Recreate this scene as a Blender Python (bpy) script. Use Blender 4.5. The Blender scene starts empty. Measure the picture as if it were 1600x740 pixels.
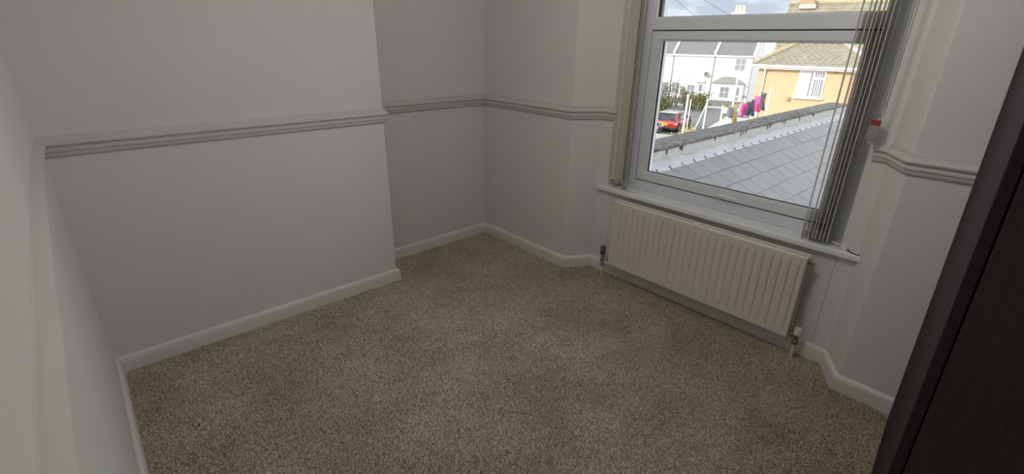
import bpy, math, random
from mathutils import Vector, Matrix, Euler

random.seed(7)
R = math.radians
scene = bpy.context.scene
COL = scene.collection

# ------------------------------------------------------------------ camera
CAM = Vector((2.6868, -2.1709, 1.3783))
YAW, PITCH, ROLL, FPX = -0.8302, 0.3911, 0.0163, 743.71
fwd = Vector((math.sin(YAW) * math.cos(PITCH), math.cos(YAW) * math.cos(PITCH), -math.sin(PITCH)))
rgt = Vector((math.cos(YAW), -math.sin(YAW), 0))
upv = rgt.cross(fwd)
r2 = rgt * math.cos(ROLL) + upv * math.sin(ROLL)
u2 = upv * math.cos(ROLL) - rgt * math.sin(ROLL)
cam_data = bpy.data.cameras.new('camera')
cam_data.sensor_fit = 'HORIZONTAL'
cam_data.sensor_width = 36
cam_data.lens = FPX / 1600 * 36
cam_data.clip_start = 0.02
cam_data.clip_end = 500
cam = bpy.data.objects.new('camera', cam_data)
COL.objects.link(cam)
cam.matrix_world = Matrix(((r2.x, u2.x, -fwd.x, CAM.x), (r2.y, u2.y, -fwd.y, CAM.y),
                           (r2.z, u2.z, -fwd.z, CAM.z), (0, 0, 0, 1)))
scene.camera = cam

# ------------------------------------------------------------------ exposure, sky, sun
vs = scene.view_settings
vs.view_transform = 'Standard'
vs.look = 'None'
vs.gamma = 1
vs.use_curve_mapping = False
vs.exposure = 0.25

SKY = 1.2          # sky strength
SUN = 3.0          # sun strength
FILL = 19.5         # emission of the unseen globe added to brighten the room

world = bpy.data.worlds.new('sky')
scene.world = world
world.use_nodes = True
wn, wl = world.node_tree.nodes, world.node_tree.links
wn.clear()
w_out = wn.new('ShaderNodeOutputWorld')
w_bg = wn.new('ShaderNodeBackground')
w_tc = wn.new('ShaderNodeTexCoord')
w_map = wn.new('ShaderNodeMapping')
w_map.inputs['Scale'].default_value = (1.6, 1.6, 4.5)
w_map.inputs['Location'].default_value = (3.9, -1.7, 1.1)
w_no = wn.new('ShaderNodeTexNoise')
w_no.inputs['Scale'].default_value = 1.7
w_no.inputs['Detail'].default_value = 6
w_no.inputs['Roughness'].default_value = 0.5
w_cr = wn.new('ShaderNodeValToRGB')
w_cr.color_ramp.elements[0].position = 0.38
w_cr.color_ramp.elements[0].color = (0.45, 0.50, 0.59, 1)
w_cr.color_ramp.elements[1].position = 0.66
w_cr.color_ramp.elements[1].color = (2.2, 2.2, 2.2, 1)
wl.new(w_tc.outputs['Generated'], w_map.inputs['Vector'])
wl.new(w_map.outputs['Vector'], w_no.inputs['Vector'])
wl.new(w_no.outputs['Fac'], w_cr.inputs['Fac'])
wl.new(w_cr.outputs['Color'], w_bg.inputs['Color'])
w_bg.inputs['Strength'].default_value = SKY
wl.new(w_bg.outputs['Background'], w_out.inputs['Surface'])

sun_data = bpy.data.lights.new('sun', 'SUN')
sun_data.energy = SUN
sun_data.angle = R(0.6)
sun_data.color = (1.0, 0.94, 0.84)
sun = bpy.data.objects.new('sun', sun_data)
COL.objects.link(sun)
SAZ, SEL = R(12), R(23)
sdir = Vector((math.sin(SAZ) * math.cos(SEL), math.cos(SAZ) * math.cos(SEL), -math.sin(SEL)))
sun.rotation_euler = sdir.to_track_quat('-Z', 'Y').to_euler()

# light portal in the window opening (guides sampling only, gives no light)
pt = bpy.data.lights.new('window_portal', 'AREA')
pt.shape = 'RECTANGLE'
pt.size, pt.size_y = 1.2, 1.5
pt.cycles.is_portal = True
pto = bpy.data.objects.new('window_portal', pt)
COL.objects.link(pto)
pto.location = (1.65, 0.37, 1.31)
pto.rotation_euler = (R(-90), 0, 0)

# ------------------------------------------------------------------ materials
MATS = {}


def mat(name, color, rough=0.6, metallic=0.0, spec=0.5, noise=None, bump=None, trans=0.0, emit=None,
        coords='Object', stretch=None, ior=None, coat=0.0):
    """noise=(scale, amount, second colour), bump=(scale, strength, distance)"""
    m = bpy.data.materials.new(name)
    m.use_nodes = True
    nt = m.node_tree
    b = nt.nodes['Principled BSDF']
    b.inputs['Base Color'].default_value = (*color, 1)
    b.inputs['Roughness'].default_value = rough
    b.inputs['Metallic'].default_value = metallic
    b.inputs['Specular IOR Level'].default_value = spec
    b.inputs['Transmission Weight'].default_value = trans
    b.inputs['Coat Weight'].default_value = coat
    if ior:
        b.inputs['IOR'].default_value = ior
    if emit:
        b.inputs['Emission Color'].default_value = (*emit[0], 1)
        b.inputs['Emission Strength'].default_value = emit[1]
    if noise or bump:
        tc = nt.nodes.new('ShaderNodeTexCoord')
        mp = nt.nodes.new('ShaderNodeMapping')
        if stretch:
            mp.inputs['Scale'].default_value = stretch
        nt.links.new(tc.outputs[coords], mp.inputs['Vector'])
    if noise:
        n = nt.nodes.new('ShaderNodeTexNoise')
        n.inputs['Scale'].default_value = noise[0]
        n.inputs['Detail'].default_value = 5
        n.inputs['Roughness'].default_value = 0.6
        nt.links.new(mp.outputs['Vector'], n.inputs['Vector'])
        cr = nt.nodes.new('ShaderNodeValToRGB')
        cr.color_ramp.elements[0].position = 0.5 - 0.5 * noise[1]
        cr.color_ramp.elements[1].position = 0.5 + 0.5 * noise[1]
        cr.color_ramp.elements[0].color = (*color, 1)
        cr.color_ramp.elements[1].color = (*noise[2], 1)
        nt.links.new(n.outputs['Fac'], cr.inputs['Fac'])
        nt.links.new(cr.outputs['Color'], b.inputs['Base Color'])
    if bump:
        n2 = nt.nodes.new('ShaderNodeTexNoise')
        n2.inputs['Scale'].default_value = bump[0]
        n2.inputs['Detail'].default_value = 4
        nt.links.new(mp.outputs['Vector'], n2.inputs['Vector'])
        bp = nt.nodes.new('ShaderNodeBump')
        bp.inputs['Strength'].default_value = bump[1]
        bp.inputs['Distance'].default_value = bump[2]
        nt.links.new(n2.outputs['Fac'], bp.inputs['Height'])
        nt.links.new(bp.outputs['Normal'], b.inputs['Normal'])
    MATS[name] = m
    return m


mat('wall_paint', (0.79, 0.78, 0.765), 0.75, spec=0.25, noise=(1.6, 0.5, (0.755, 0.745, 0.73)), bump=(5, 0.12, 0.02))
mat('trim_paint', (0.80, 0.775, 0.75), 0.45, spec=0.4, noise=(9, 0.5, (0.77, 0.745, 0.715)), bump=(30, 0.06, 0.004))
mat('dado_paint', (0.65, 0.62, 0.605), 0.5, spec=0.35, noise=(9, 0.5, (0.62, 0.59, 0.575)), bump=(30, 0.06, 0.004))
mat('ceiling_paint', (0.82, 0.81, 0.78), 0.9, bump=(40, 0.1, 0.005))
mat('pvc', (0.80, 0.82, 0.85), 0.28, spec=0.5, bump=(3, 0.02, 0.002))
mat('gasket', (0.012, 0.012, 0.014), 0.5)
mat('sill_gloss', (0.90, 0.91, 0.93), 0.22, spec=0.5, bump=(14, 0.06, 0.004))
mat('rad_enamel', (0.80, 0.765, 0.71), 0.35, spec=0.45, noise=(4, 0.6, (0.77, 0.73, 0.67)), bump=(60, 0.03, 0.002))
mat('chrome', (0.5, 0.5, 0.5), 0.28, metallic=0.9)
mat('valve_dark', (0.05, 0.05, 0.052), 0.35, noise=(60, 0.3, (0.22, 0.22, 0.21)))
mat('brass', (0.30, 0.22, 0.13), 0.4, metallic=0.7)
mat('white_plastic', (0.82, 0.80, 0.77), 0.4)
mat('blind_fabric', (0.93, 0.91, 0.84), 0.85, spec=0.1, noise=(90, 0.5, (0.89, 0.87, 0.79)), stretch=(1, 1, 0.05), bump=(160, 0.2, 0.001))
mat('blind_weight', (0.62, 0.62, 0.60), 0.35, noise=(70, 0.3, (0.28, 0.27, 0.26)))
mat('chain', (0.34, 0.34, 0.33), 0.4)
mat('cord_grey', (0.30, 0.30, 0.29), 0.6)
mat('tag_red', (0.36, 0.045, 0.045), 0.5)
mat('tag_paper', (0.42, 0.36, 0.34), 0.7, noise=(90, 0.25, (0.33, 0.28, 0.27)), stretch=(1, 1, 3))
mat('tag_grey', (0.36, 0.35, 0.34), 0.6)
mat('wenge', (0.022, 0.017, 0.017), 0.42, spec=0.4, noise=(22, 0.5, (0.045, 0.034, 0.032)), stretch=(6, 6, 0.25), bump=(60, 0.12, 0.002))
mat('wenge_edge', (0.030, 0.022, 0.023), 0.75, spec=0.15, noise=(24, 0.5, (0.040, 0.030, 0.031)), stretch=(5, 5, 0.3))
mat('fill_glow', (0.9, 0.88, 0.84), 0.4, emit=((1.0, 0.965, 0.925), FILL))  # glow of the added, unseen fill globe
mat('slate', (0.125, 0.127, 0.135), 0.42, spec=0.5, noise=(9, 0.5, (0.215, 0.217, 0.228)), stretch=(0.5, 5, 1), bump=(30, 0.12, 0.004))
mat('slate_dark', (0.11, 0.112, 0.121), 0.42, spec=0.5, noise=(9, 0.5, (0.19, 0.193, 0.203)), stretch=(0.5, 5, 1), bump=(30, 0.12, 0.004))
mat('lead', (0.34, 0.35, 0.37), 0.5, spec=0.5, noise=(5, 0.6, (0.45, 0.46, 0.48)), bump=(12, 0.2, 0.01))
mat('coping', (0.04, 0.04, 0.038), 0.9, noise=(16, 0.30, (0.20, 0.196, 0.185)), bump=(35, 0.6, 0.02))
mat('wall_render', (0.40, 0.395, 0.36), 0.9, noise=(7, 0.5, (0.55, 0.545, 0.51)), bump=(18, 0.5, 0.02))
mat('moss_stain', (0.05, 0.05, 0.048), 0.95)
mat('clip_metal', (0.05, 0.05, 0.055), 0.4, metallic=0.3)
mat('render_white', (0.86, 0.85, 0.82), 0.85, noise=(0.7, 0.5, (0.82, 0.81, 0.78)))
mat('house_trim', (0.84, 0.84, 0.83), 0.5)
mat('terrace_slate', (0.16, 0.155, 0.165), 0.7, noise=(1.2, 0.6, (0.20, 0.195, 0.205)), bump=(6, 0.3, 0.03))
mat('parapet_paint', (0.62, 0.61, 0.61), 0.8)
mat('glass_far', (0.27, 0.28, 0.30), 0.12, spec=0.8)
mat('net_curtain', (0.66, 0.66, 0.65), 0.5)
mat('pipe_grey', (0.30, 0.30, 0.31), 0.5)
mat('canopy_slate', (0.22, 0.21, 0.20), 0.8, noise=(3, 0.5, (0.28, 0.27, 0.25)))
mat('chimney_render', (0.66, 0.63, 0.60), 0.9, noise=(2, 0.5, (0.52, 0.50, 0.48)))
mat('chimney_pot', (0.74, 0.62, 0.48), 0.8)
mat('orange_render', (0.62, 0.44, 0.26), 0.9, noise=(1.0, 0.5, (0.67, 0.485, 0.30)), bump=(14, 0.7, 0.05))
mat('orange_brick', (0.42, 0.26, 0.17), 0.9, noise=(5, 0.5, (0.50, 0.33, 0.23)))
mat('roof_tile', (0.23, 0.205, 0.155), 0.9, noise=(2.4, 0.5, (0.37, 0.335, 0.25)), bump=(9, 0.4, 0.03))
mat('lichen_tile', (0.38, 0.33, 0.20), 0.9, noise=(4, 0.5, (0.47, 0.41, 0.27)))
mat('hip_pale', (0.50, 0.43, 0.40), 0.9, noise=(4, 0.5, (0.58, 0.52, 0.48)))
mat('asphalt', (0.15, 0.15, 0.155), 0.9, noise=(1.5, 0.5, (0.19, 0.19, 0.19)))
mat('paving', (0.46, 0.45, 0.42), 0.9, noise=(1.2, 0.5, (0.54, 0.53, 0.50)))
mat('yard', (0.34, 0.33, 0.30), 0.95, noise=(0.8, 0.5, (0.44, 0.42, 0.38)))
mat('garden_stone', (0.15, 0.15, 0.14), 0.95, noise=(2.5, 0.6, (0.24, 0.24, 0.23)), bump=(4, 0.6, 0.06))
mat('bark', (0.12, 0.10, 0.08), 0.9)
mat('twig_leaf', (0.17, 0.17, 0.11), 0.8, noise=(2.5, 0.5, (0.25, 0.25, 0.18)))
mat('hedge_leaf', (0.13, 0.15, 0.06), 0.8, noise=(2.5, 0.5, (0.26, 0.25, 0.11)))
mat('yellow_leaf', (0.52, 0.44, 0.16), 0.8, noise=(2.5, 0.5, (0.62, 0.54, 0.28)))
mat('car_red', (0.46, 0.03, 0.025), 0.25, spec=0.5, coat=0.6)
mat('car_silver', (0.52, 0.54, 0.56), 0.3, metallic=0.4, coat=0.5)
mat('car_roof', (0.22, 0.225, 0.23), 0.25, coat=0.6)
mat('car_glass', (0.03, 0.035, 0.04), 0.08, spec=0.8)
mat('tyre', (0.015, 0.015, 0.016), 0.8)
mat('alloy', (0.33, 0.33, 0.34), 0.35, metallic=0.7)
mat('bumper_black', (0.025, 0.025, 0.027), 0.5)
mat('plate_yellow', (0.78, 0.45, 0.02), 0.5)
mat('tail_lamp', (0.75, 0.30, 0.25), 0.25)
mat('pole_white', (0.80, 0.80, 0.78), 0.5)
mat('line_cord', (0.55, 0.55, 0.53), 0.7)
mat('wire', (0.10, 0.10, 0.11), 0.6)
for nm, c in dict(cloth_white=(0.72, 0.71, 0.68), cloth_mauve=(0.16, 0.14, 0.18), cloth_olive=(0.30, 0.23, 0.07),
                  cloth_silver=(0.42, 0.42, 0.45), cloth_pink=(0.62, 0.05, 0.24), cloth_charcoal=(0.07, 0.075, 0.09),
                  cloth_navy=(0.06, 0.085, 0.20), cloth_magenta=(0.66, 0.10, 0.28), cloth_slate=(0.09, 0.095, 0.115),
                  cloth_tan=(0.50, 0.40, 0.24)).items():
    mat(nm, c, 0.9, spec=0.1, noise=(9, 0.5, tuple(min(1, k * 1.25) for k in c)))
mat('speck', (0.05, 0.035, 0.025), 0.9)
mat('speck_pale', (0.50, 0.42, 0.32), 0.9)


def carpet_material():
    m = bpy.data.materials.new('carpet_pile')
    m.use_nodes = True
    nt = m.node_tree
    L = nt.links.new
    b = nt.nodes['Principled BSDF']
    b.inputs['Roughness'].default_value = 0.95
    b.inputs['Specular IOR Level'].default_value = 0.12
    b.inputs['Sheen Weight'].default_value = 0.25
    b.inputs['Sheen Roughness'].default_value = 0.6
    tc = nt.nodes.new('ShaderNodeTexCoord')
    vo = nt.nodes.new('ShaderNodeTexVoronoi')
    vo.inputs['Scale'].default_value = 260
    no = nt.nodes.new('ShaderNodeTexNoise')
    no.inputs['Scale'].default_value = 175
    no.inputs['Detail'].default_value = 4
    big = nt.nodes.new('ShaderNodeTexNoise')
    big.inputs['Scale'].default_value = 3.0
    big.inputs['Detail'].default_value = 5
    big.inputs['Roughness'].default_value = 0.62
    for n in (vo, no, big):
        L(tc.outputs['Object'], n.inputs['Vector'])
    cr = nt.nodes.new('ShaderNodeValToRGB')
    e = cr.color_ramp.elements
    e[0].position, e[0].color = 0.40, (0.25, 0.198, 0.140, 1)
    e[1].position, e[1].color = 0.60, (0.80, 0.685, 0.535, 1)
    L(no.outputs['Fac'], cr.inputs['Fac'])
    cr2 = nt.nodes.new('ShaderNodeValToRGB')
    e = cr2.color_ramp.elements
    e[0].position, e[0].color = 0.33, (0.74, 0.72, 0.70, 1)
    e[1].position, e[1].color = 0.62, (1, 1, 1, 1)
    L(big.outputs['Fac'], cr2.inputs['Fac'])
    mx = nt.nodes.new('ShaderNodeMix')
    mx.data_type = 'RGBA'
    mx.blend_type = 'MULTIPLY'
    mx.inputs['Factor'].default_value = 1
    L(cr.outputs['Color'], mx.inputs['A'])
    L(cr2.outputs['Color'], mx.inputs['B'])
    L(mx.outputs['Result'], b.inputs['Base Color'])
    ad = nt.nodes.new('ShaderNodeMath')
    ad.operation = 'SUBTRACT'
    L(no.outputs['Fac'], ad.inputs[0])
    L(vo.outputs['Distance'], ad.inputs[1])
    bp = nt.nodes.new('ShaderNodeBump')
    bp.inputs['Strength'].default_value = 0.9
    bp.inputs['Distance'].default_value = 0.006
    L(ad.outputs['Value'], bp.inputs['Height'])
    L(bp.outputs['Normal'], b.inputs['Normal'])
    MATS['carpet_pile'] = m


def tuft_material():
    m = bpy.data.materials.new('carpet_tuft')
    m.use_nodes = True
    nt = m.node_tree
    L = nt.links.new
    b = nt.nodes['Principled BSDF']
    b.inputs['Roughness'].default_value = 0.95
    b.inputs['Specular IOR Level'].default_value = 0.1
    at = nt.nodes.new('ShaderNodeAttribute')
    at.attribute_name = 'tuft'
    cr = nt.nodes.new('ShaderNodeValToRGB')
    e = cr.color_ramp.elements
    e[0].position, e[0].color = 0.0, (0.45, 0.355, 0.25, 1)
    e[1].position, e[1].color = 1.0, (1.0, 0.895, 0.735, 1)
    L(at.outputs['Fac'], cr.inputs['Fac'])
    tc = nt.nodes.new('ShaderNodeTexCoord')
    big = nt.nodes.new('ShaderNodeTexNoise')
    big.inputs['Scale'].default_value = 2.6
    big.inputs['Detail'].default_value = 6
    big.inputs['Roughness'].default_value = 0.65
    L(tc.outputs['Object'], big.inputs['Vector'])
    cr2 = nt.nodes.new('ShaderNodeValToRGB')
    e = cr2.color_ramp.elements
    e[0].position, e[0].color = 0.36, (0.80, 0.785, 0.77, 1)
    e[1].position, e[1].color = 0.58, (1, 1, 1, 1)
    L(big.outputs['Fac'], cr2.inputs['Fac'])
    mx = nt.nodes.new('ShaderNodeMix')
    mx.data_type = 'RGBA'
    mx.blend_type = 'MULTIPLY'
    mx.inputs['Factor'].default_value = 1
    L(cr.outputs['Color'], mx.inputs['A'])
    L(cr2.outputs['Color'], mx.inputs['B'])
    L(mx.outputs['Result'], b.inputs['Base Color'])
    MATS['carpet_tuft'] = m


def glass_material():
    m = bpy.data.materials.new('window_glass')
    m.use_nodes = True
    nt = m.node_tree
    nt.nodes.clear()
    out = nt.nodes.new('ShaderNodeOutputMaterial')
    tr = nt.nodes.new('ShaderNodeBsdfTransparent')
    tr.inputs['Color'].default_value = (0.96, 0.97, 0.97, 1)
    gl = nt.nodes.new('ShaderNodeBsdfGlossy')
    gl.inputs['Roughness'].default_value = 0.02
    fr = nt.nodes.new('ShaderNodeFresnel')
    fr.inputs['IOR'].default_value = 1.25
    mx = nt.nodes.new('ShaderNodeMixShader')
    nt.links.new(fr.outputs['Fac'], mx.inputs['Fac'])
    nt.links.new(tr.outputs['BSDF'], mx.inputs[1])
    nt.links.new(gl.outputs['BSDF'], mx.inputs[2])
    nt.links.new(mx.outputs['Shader'], out.inputs['Surface'])
    MATS['window_glass'] = m


carpet_material()
tuft_material()
glass_material()


def make_translucent(name, amount, tint):
    nt = MATS[name].node_tree
    b = nt.nodes['Principled BSDF']
    out = [n for n in nt.nodes if n.type == 'OUTPUT_MATERIAL'][0]
    t = nt.nodes.new('ShaderNodeBsdfTranslucent')
    t.inputs['Color'].default_value = (*tint, 1)
    mx = nt.nodes.new('ShaderNodeMixShader')
    mx.inputs['Fac'].default_value = amount
    nt.links.new(b.outputs['BSDF'], mx.inputs[1])
    nt.links.new(t.outputs['BSDF'], mx.inputs[2])
    nt.links.new(mx.outputs['Shader'], out.inputs['Surface'])


make_translucent('blind_fabric', 0.40, (0.88, 0.87, 0.82))


# ------------------------------------------------------------------ mesh helpers
class MB:
    def __init__(self):
        self.v, self.f = [], []

    def add(self, verts, faces):
        n = len(self.v)
        self.v.extend([tuple(p) for p in verts])
        self.f.extend([tuple(i + n for i in f) for f in faces])
        return self

    def box(self, x0, x1, y0, y1, z0, z1):
        return self.add([(x0, y0, z0), (x1, y0, z0), (x1, y1, z0), (x0, y1, z0),
                         (x0, y0, z1), (x1, y0, z1), (x1, y1, z1), (x0, y1, z1)],
                        [(0, 3, 2, 1), (4, 5, 6, 7), (0, 1, 5, 4), (1, 2, 6, 5), (2, 3, 7, 6), (3, 0, 4, 7)])

    def prism(self, poly, z0, z1):
        """plan polygon (counter-clockwise) extruded in z"""
        n = len(poly)
        vs_ = [(x, y, z0) for x, y in poly] + [(x, y, z1) for x, y in poly]
        fs = [tuple(range(n - 1, -1, -1)), tuple(range(n, 2 * n))]
        fs += [(i, (i + 1) % n, n + (i + 1) % n, n + i) for i in range(n)]
        return self.add(vs_, fs)

    def prism_x(self, poly, x0, x1):
        """(y,z) polygon extruded along x"""
        n = len(poly)
        vs_ = [(x0, y, z) for y, z in poly] + [(x1, y, z) for y, z in poly]
        fs = [tuple(range(n - 1, -1, -1)), tuple(range(n, 2 * n))]
        fs += [(i, (i + 1) % n, n + (i + 1) % n, n + i) for i in range(n)]
        return self.add(vs_, fs)

    def prism_y(self, poly, y0, y1):
        """(x,z) polygon extruded along y"""
        n = len(poly)
        vs_ = [(x, y0, z) for x, z in poly] + [(x, y1, z) for x, z in poly]
        fs = [tuple(range(n)), tuple(range(2 * n - 1, n - 1, -1))]
        fs += [(n + i, n + (i + 1) % n, (i + 1) % n, i) for i in range(n)]
        return self.add(vs_, fs)

    def tube(self, pts, r, n=8, cap=True):
        pts = [Vector(p) for p in pts]
        rs = r if isinstance(r, (list, tuple)) else [r] * len(pts)
        rings = []
        for i, p in enumerate(pts):
            d = (pts[min(i + 1, len(pts) - 1)] - pts[max(i - 1, 0)]).normalized()
            a = d.cross(Vector((0, 0, 1)))
            if a.length < 1e-3:
                a = Vector((1, 0, 0))
            a.normalize()
            b = d.cross(a).normalized()
            rings.append([p + (a * math.cos(2 * math.pi * k / n) + b * math.sin(2 * math.pi * k / n)) * rs[i]
                          for k in range(n)])
        vs_ = [q for ring in rings for q in ring]
        fs = []
        for i in range(len(pts) - 1):
            for k in range(n):
                fs.append((i * n + k, i * n + (k + 1) % n, (i + 1) * n + (k + 1) % n, (i + 1) * n + k))
        if cap:
            fs.append(tuple(range(n - 1, -1, -1)))
            fs.append(tuple((len(pts) - 1) * n + k for k in range(n)))
        return self.add(vs_, fs)

    def lathe(self, prof, c=(0, 0, 0), n=16, axis='z'):
        """prof [(r, h)] about an axis through c"""
        vs_ = []
        for r, h in prof:
            for k in range(n):
                a = 2 * math.pi * k / n
                p = (r * math.cos(a), r * math.sin(a), h)
                if axis == 'y':
                    p = (p[0], p[2], p[1])
                elif axis == 'x':
                    p = (p[2], p[0], p[1])
                vs_.append((p[0] + c[0], p[1] + c[1], p[2] + c[2]))
        fs = []
        for i in range(len(prof) - 1):
            for k in range(n):
                fs.append((i * n + k, i * n + (k + 1) % n, (i + 1) * n + (k + 1) % n, (i + 1) * n + k))
        fs.append(tuple(range(n - 1, -1, -1)))
        fs.append(tuple((len(prof) - 1) * n + k for k in range(n)))
        return self.add(vs_, fs)

    def sweep(self, prof, path, side=1):
        """profile (distance off the wall, z) swept along plan path with mitred corners; side=+1 offsets to the right"""
        P = [Vector(p) for p in path]
        n, m = len(P), len(prof)
        vs_ = []
        for i, p in enumerate(P):
            def nrm(a, b):
                d = (b - a).normalized()
                return Vector((d.y, -d.x)) * side
            if i == 0:
                mv = nrm(P[0], P[1])
            elif i == n - 1:
                mv = nrm(P[-2], P[-1])
            else:
                n1, n2 = nrm(P[i - 1], p), nrm(p, P[i + 1])
                mv = (n1 + n2) / (1 + n1.dot(n2))
            for d, z in prof:
                vs_.append((p.x + mv.x * d, p.y + mv.y * d, z))
        fs = []
        for i in range(n - 1):
            for k in range(m - 1):
                fs.append((i * m + k, i * m + k + 1, (i + 1) * m + k + 1, (i + 1) * m + k))
        fs.append(tuple(range(m)))
        fs.append(tuple((n - 1) * m + k for k in range(m - 1, -1, -1)))
        return self.add(vs_, fs)

    def loft(self, sections, close=True):
        n = len(sections[0])
        vs_ = [p for s in sections for p in s]
        fs = []
        for i in range(len(sections) - 1):
            for k in range(n):
                fs.append((i * n + k, i * n + (k + 1) % n, (i + 1) * n + (k + 1) % n, (i + 1) * n + k))
        if close:
            fs.append(tuple(range(n - 1, -1, -1)))
            fs.append(tuple((len(sections) - 1) * n + k for k in range(n)))
        return self.add(vs_, fs)

    def build(self, name, m, parent=None, bevel=0, smooth=False, loc=None, rz=None, seg=2):
        me = bpy.data.meshes.new(name)
        me.from_pydata(self.v, [], self.f)
        import bmesh
        bm = bmesh.new()
        bm.from_mesh(me)
        bmesh.ops.recalc_face_normals(bm, faces=bm.faces)
        bm.to_mesh(me)
        bm.free()
        me.materials.append(MATS[m])
        if smooth:
            for p in me.polygons:
                p.use_smooth = True
        o = bpy.data.objects.new(name, me)
        COL.objects.link(o)
        o.parent = parent
        if loc:
            o.location = loc
        if rz is not None:
            o.rotation_euler = (0, 0, rz)
        if bevel:
            bv = o.modifiers.new('bevel', 'BEVEL')
            bv.width = bevel
            bv.segments = seg
            bv.limit_method = 'ANGLE'
            bv.angle_limit = R(35)
        if smooth:
            md = o.modifiers.new('auto', 'EDGE_SPLIT')
            md.split_angle = R(40)
        return o


def B(name, m, parent, *dims, **k):
    return MB().box(*dims).build(name, m, parent, **k)


def tag(o, label, cat=None, group=None, kind=None):
    o['label'] = label
    if cat:
        o['category'] = cat
    if group:
        o['group'] = group
    if kind:
        o['kind'] = kind
    return o


def struct(o, label=None):
    o['kind'] = 'structure'
    if label:
        o['label'] = label
    return o


def thing(name, loc, label, cat, rz=0, group=None):
    o = bpy.data.objects.new(name, None)
    o.empty_display_size = 0.1
    COL.objects.link(o)
    o.location = loc
    o.rotation_euler = (0, 0, rz)
    return tag(o, label, cat, group)


# ------------------------------------------------------------------ room shell
CH = 2.45                       # ceiling height
XC, YC = 0.2764, -0.9229        # chimney breast face and corner
P1, P2, P3, P4 = (0.8214, 0.0), (0.923, 0.159), (2.3125, 0.159), (2.4022, 0.0)
XO0, XO1, ZO0, ZO1 = 1.035, 2.245, 0.54, 2.06    # window opening
XR = 3.36                       # right wall
YW = 0.38                       # outer face of window wall


def front_y(x, z):
    """face of the near wall: old plaster, slightly bowed"""
    k = min(max(z, 0), 1.3) / 1.0
    off = 0.010
    xs = [0.2, 0.6, 1.1, 1.6, 2.0, 2.3, 3.4]
    ys = [0.0, -0.004, -0.001, 0.008, 0.016, 0.022, 0.034]
    for i in range(len(xs) - 1):
        if x <= xs[i + 1]:
            t = max(0, (x - xs[i]) / (xs[i + 1] - xs[i]))
            t = t * t * (3 - 2 * t)
            off = ys[i] + (ys[i + 1] - ys[i]) * t
            break
    return -2.290 + off * k


fl = MB().box(-0.25, 3.6, -2.6, YW, -0.12, 0.0).build('floor', 'carpet_pile')
struct(fl, 'beige twist pile carpet covering the whole floor')


def carpet_tufts():
    import numpy as np
    rng = np.random.default_rng(5)
    sp = 0.0058
    xs = np.arange(0.0, 2.75, sp)
    ys = np.arange(-2.285, 0.155, sp * 0.92)
    X, Y = np.meshgrid(xs, ys)
    X = X + (np.arange(len(ys)) % 2)[:, None] * sp * 0.5
    X, Y = X.ravel(), Y.ravel()
    keep = ~((X < XC + 0.017) & (Y < YC + 0.017))                     # chimney breast
    keep &= ~((Y > -0.017) & ((X < P1[0] + 0.64 * (Y + 0.02)) | (X > P4[0] - 0.564 * (Y + 0.02))))
    keep &= ~((X > 2.61 - 0.078 * (Y + 0.02)) & (Y > -1.12))         # under the wardrobe
    X, Y = X[keep], Y[keep]
    n = len(X)
    X = X + rng.uniform(-.0016, .0016, n)
    Y = Y + rng.uniform(-.0016, .0016, n)
    r = rng.uniform(.0032, .0047, n)
    h = rng.uniform(.0030, .0062, n)
    th = rng.uniform(0, 6.283, n)
    lean = rng.uniform(0, .0035, n)
    la = rng.uniform(0, 6.283, n)
    V_ = np.zeros((n, 6, 3))
    for k in range(3):
        a = th + k * 2.0944
        V_[:, k, 0] = X + r * np.cos(a)
        V_[:, k, 1] = Y + r * np.sin(a)
        V_[:, k, 2] = 0.0
        V_[:, 3 + k, 0] = X + lean * np.cos(la) + r * 0.62 * np.cos(a + 0.9)
        V_[:, 3 + k, 1] = Y + lean * np.sin(la) + r * 0.62 * np.sin(a + 0.9)
        V_[:, 3 + k, 2] = h + rng.uniform(-.0008, .0008, n)
    base = (np.arange(n) * 6)[:, None]
    tri = []
    for k in range(3):
        j = (k + 1) % 3
        tri += [[k, j, 3 + j], [k, 3 + j, 3 + k]]
    tri.append([3, 4, 5])
    T = (base[:, None, :] + np.array(tri)[None]).reshape(-1, 3)
    me = bpy.data.meshes.new('carpet_pile')
    me.vertices.add(n * 6)
    me.vertices.foreach_set('co', V_.ravel())
    nf = len(T)
    me.loops.add(nf * 3)
    me.loops.foreach_set('vertex_index', T.ravel().astype(np.int32))
    me.polygons.add(nf)
    me.polygons.foreach_set('loop_start', np.arange(0, nf * 3, 3, dtype=np.int32))
    me.update(calc_edges=True)
    at = me.attributes.new('tuft', 'FLOAT', 'POINT')
    val = np.clip(rng.normal(0.60, 0.32, n), 0, 1)
    at.data.foreach_set('value', np.repeat(val, 6).astype(np.float32))
    me.materials.append(MATS['carpet_tuft'])
    o = bpy.data.objects.new('carpet_pile', me)
    COL.objects.link(o)
    o.parent = fl
    o['kind'] = 'stuff'
    return n


carpet_tufts()
struct(MB().box(-0.25, 3.6, -2.6, YW, CH, CH + 0.15).build('ceiling', 'ceiling_paint'))
wl_ = MB()
wl_.box(-0.25, XC, -2.6, YC, 0, CH).box(-0.25, 0.0, YC, YW, 0, CH)
struct(wl_.build('wall_left', 'wall_paint', bevel=0.006, seg=3), 'off white wall with projecting chimney breast and recessed alcove')
wb = MB()
wb.prism([(0, YW), (0, 0), P1, P2, (XO0, 0.159), (XO0, YW)], 0, CH)
wb.prism([(XO1, YW), (XO1, 0.159), P3, P4, (3.6, 0), (3.6, YW)], 0, CH)
wb.box(XO0, XO1, 0.159, YW, 0, ZO0)
wb.box(XO0, XO1, 0.159, YW, ZO1, CH)
struct(wb.build('wall_back', 'wall_paint', bevel=0.004), 'off white window wall stepping back in a splayed recess')
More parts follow.
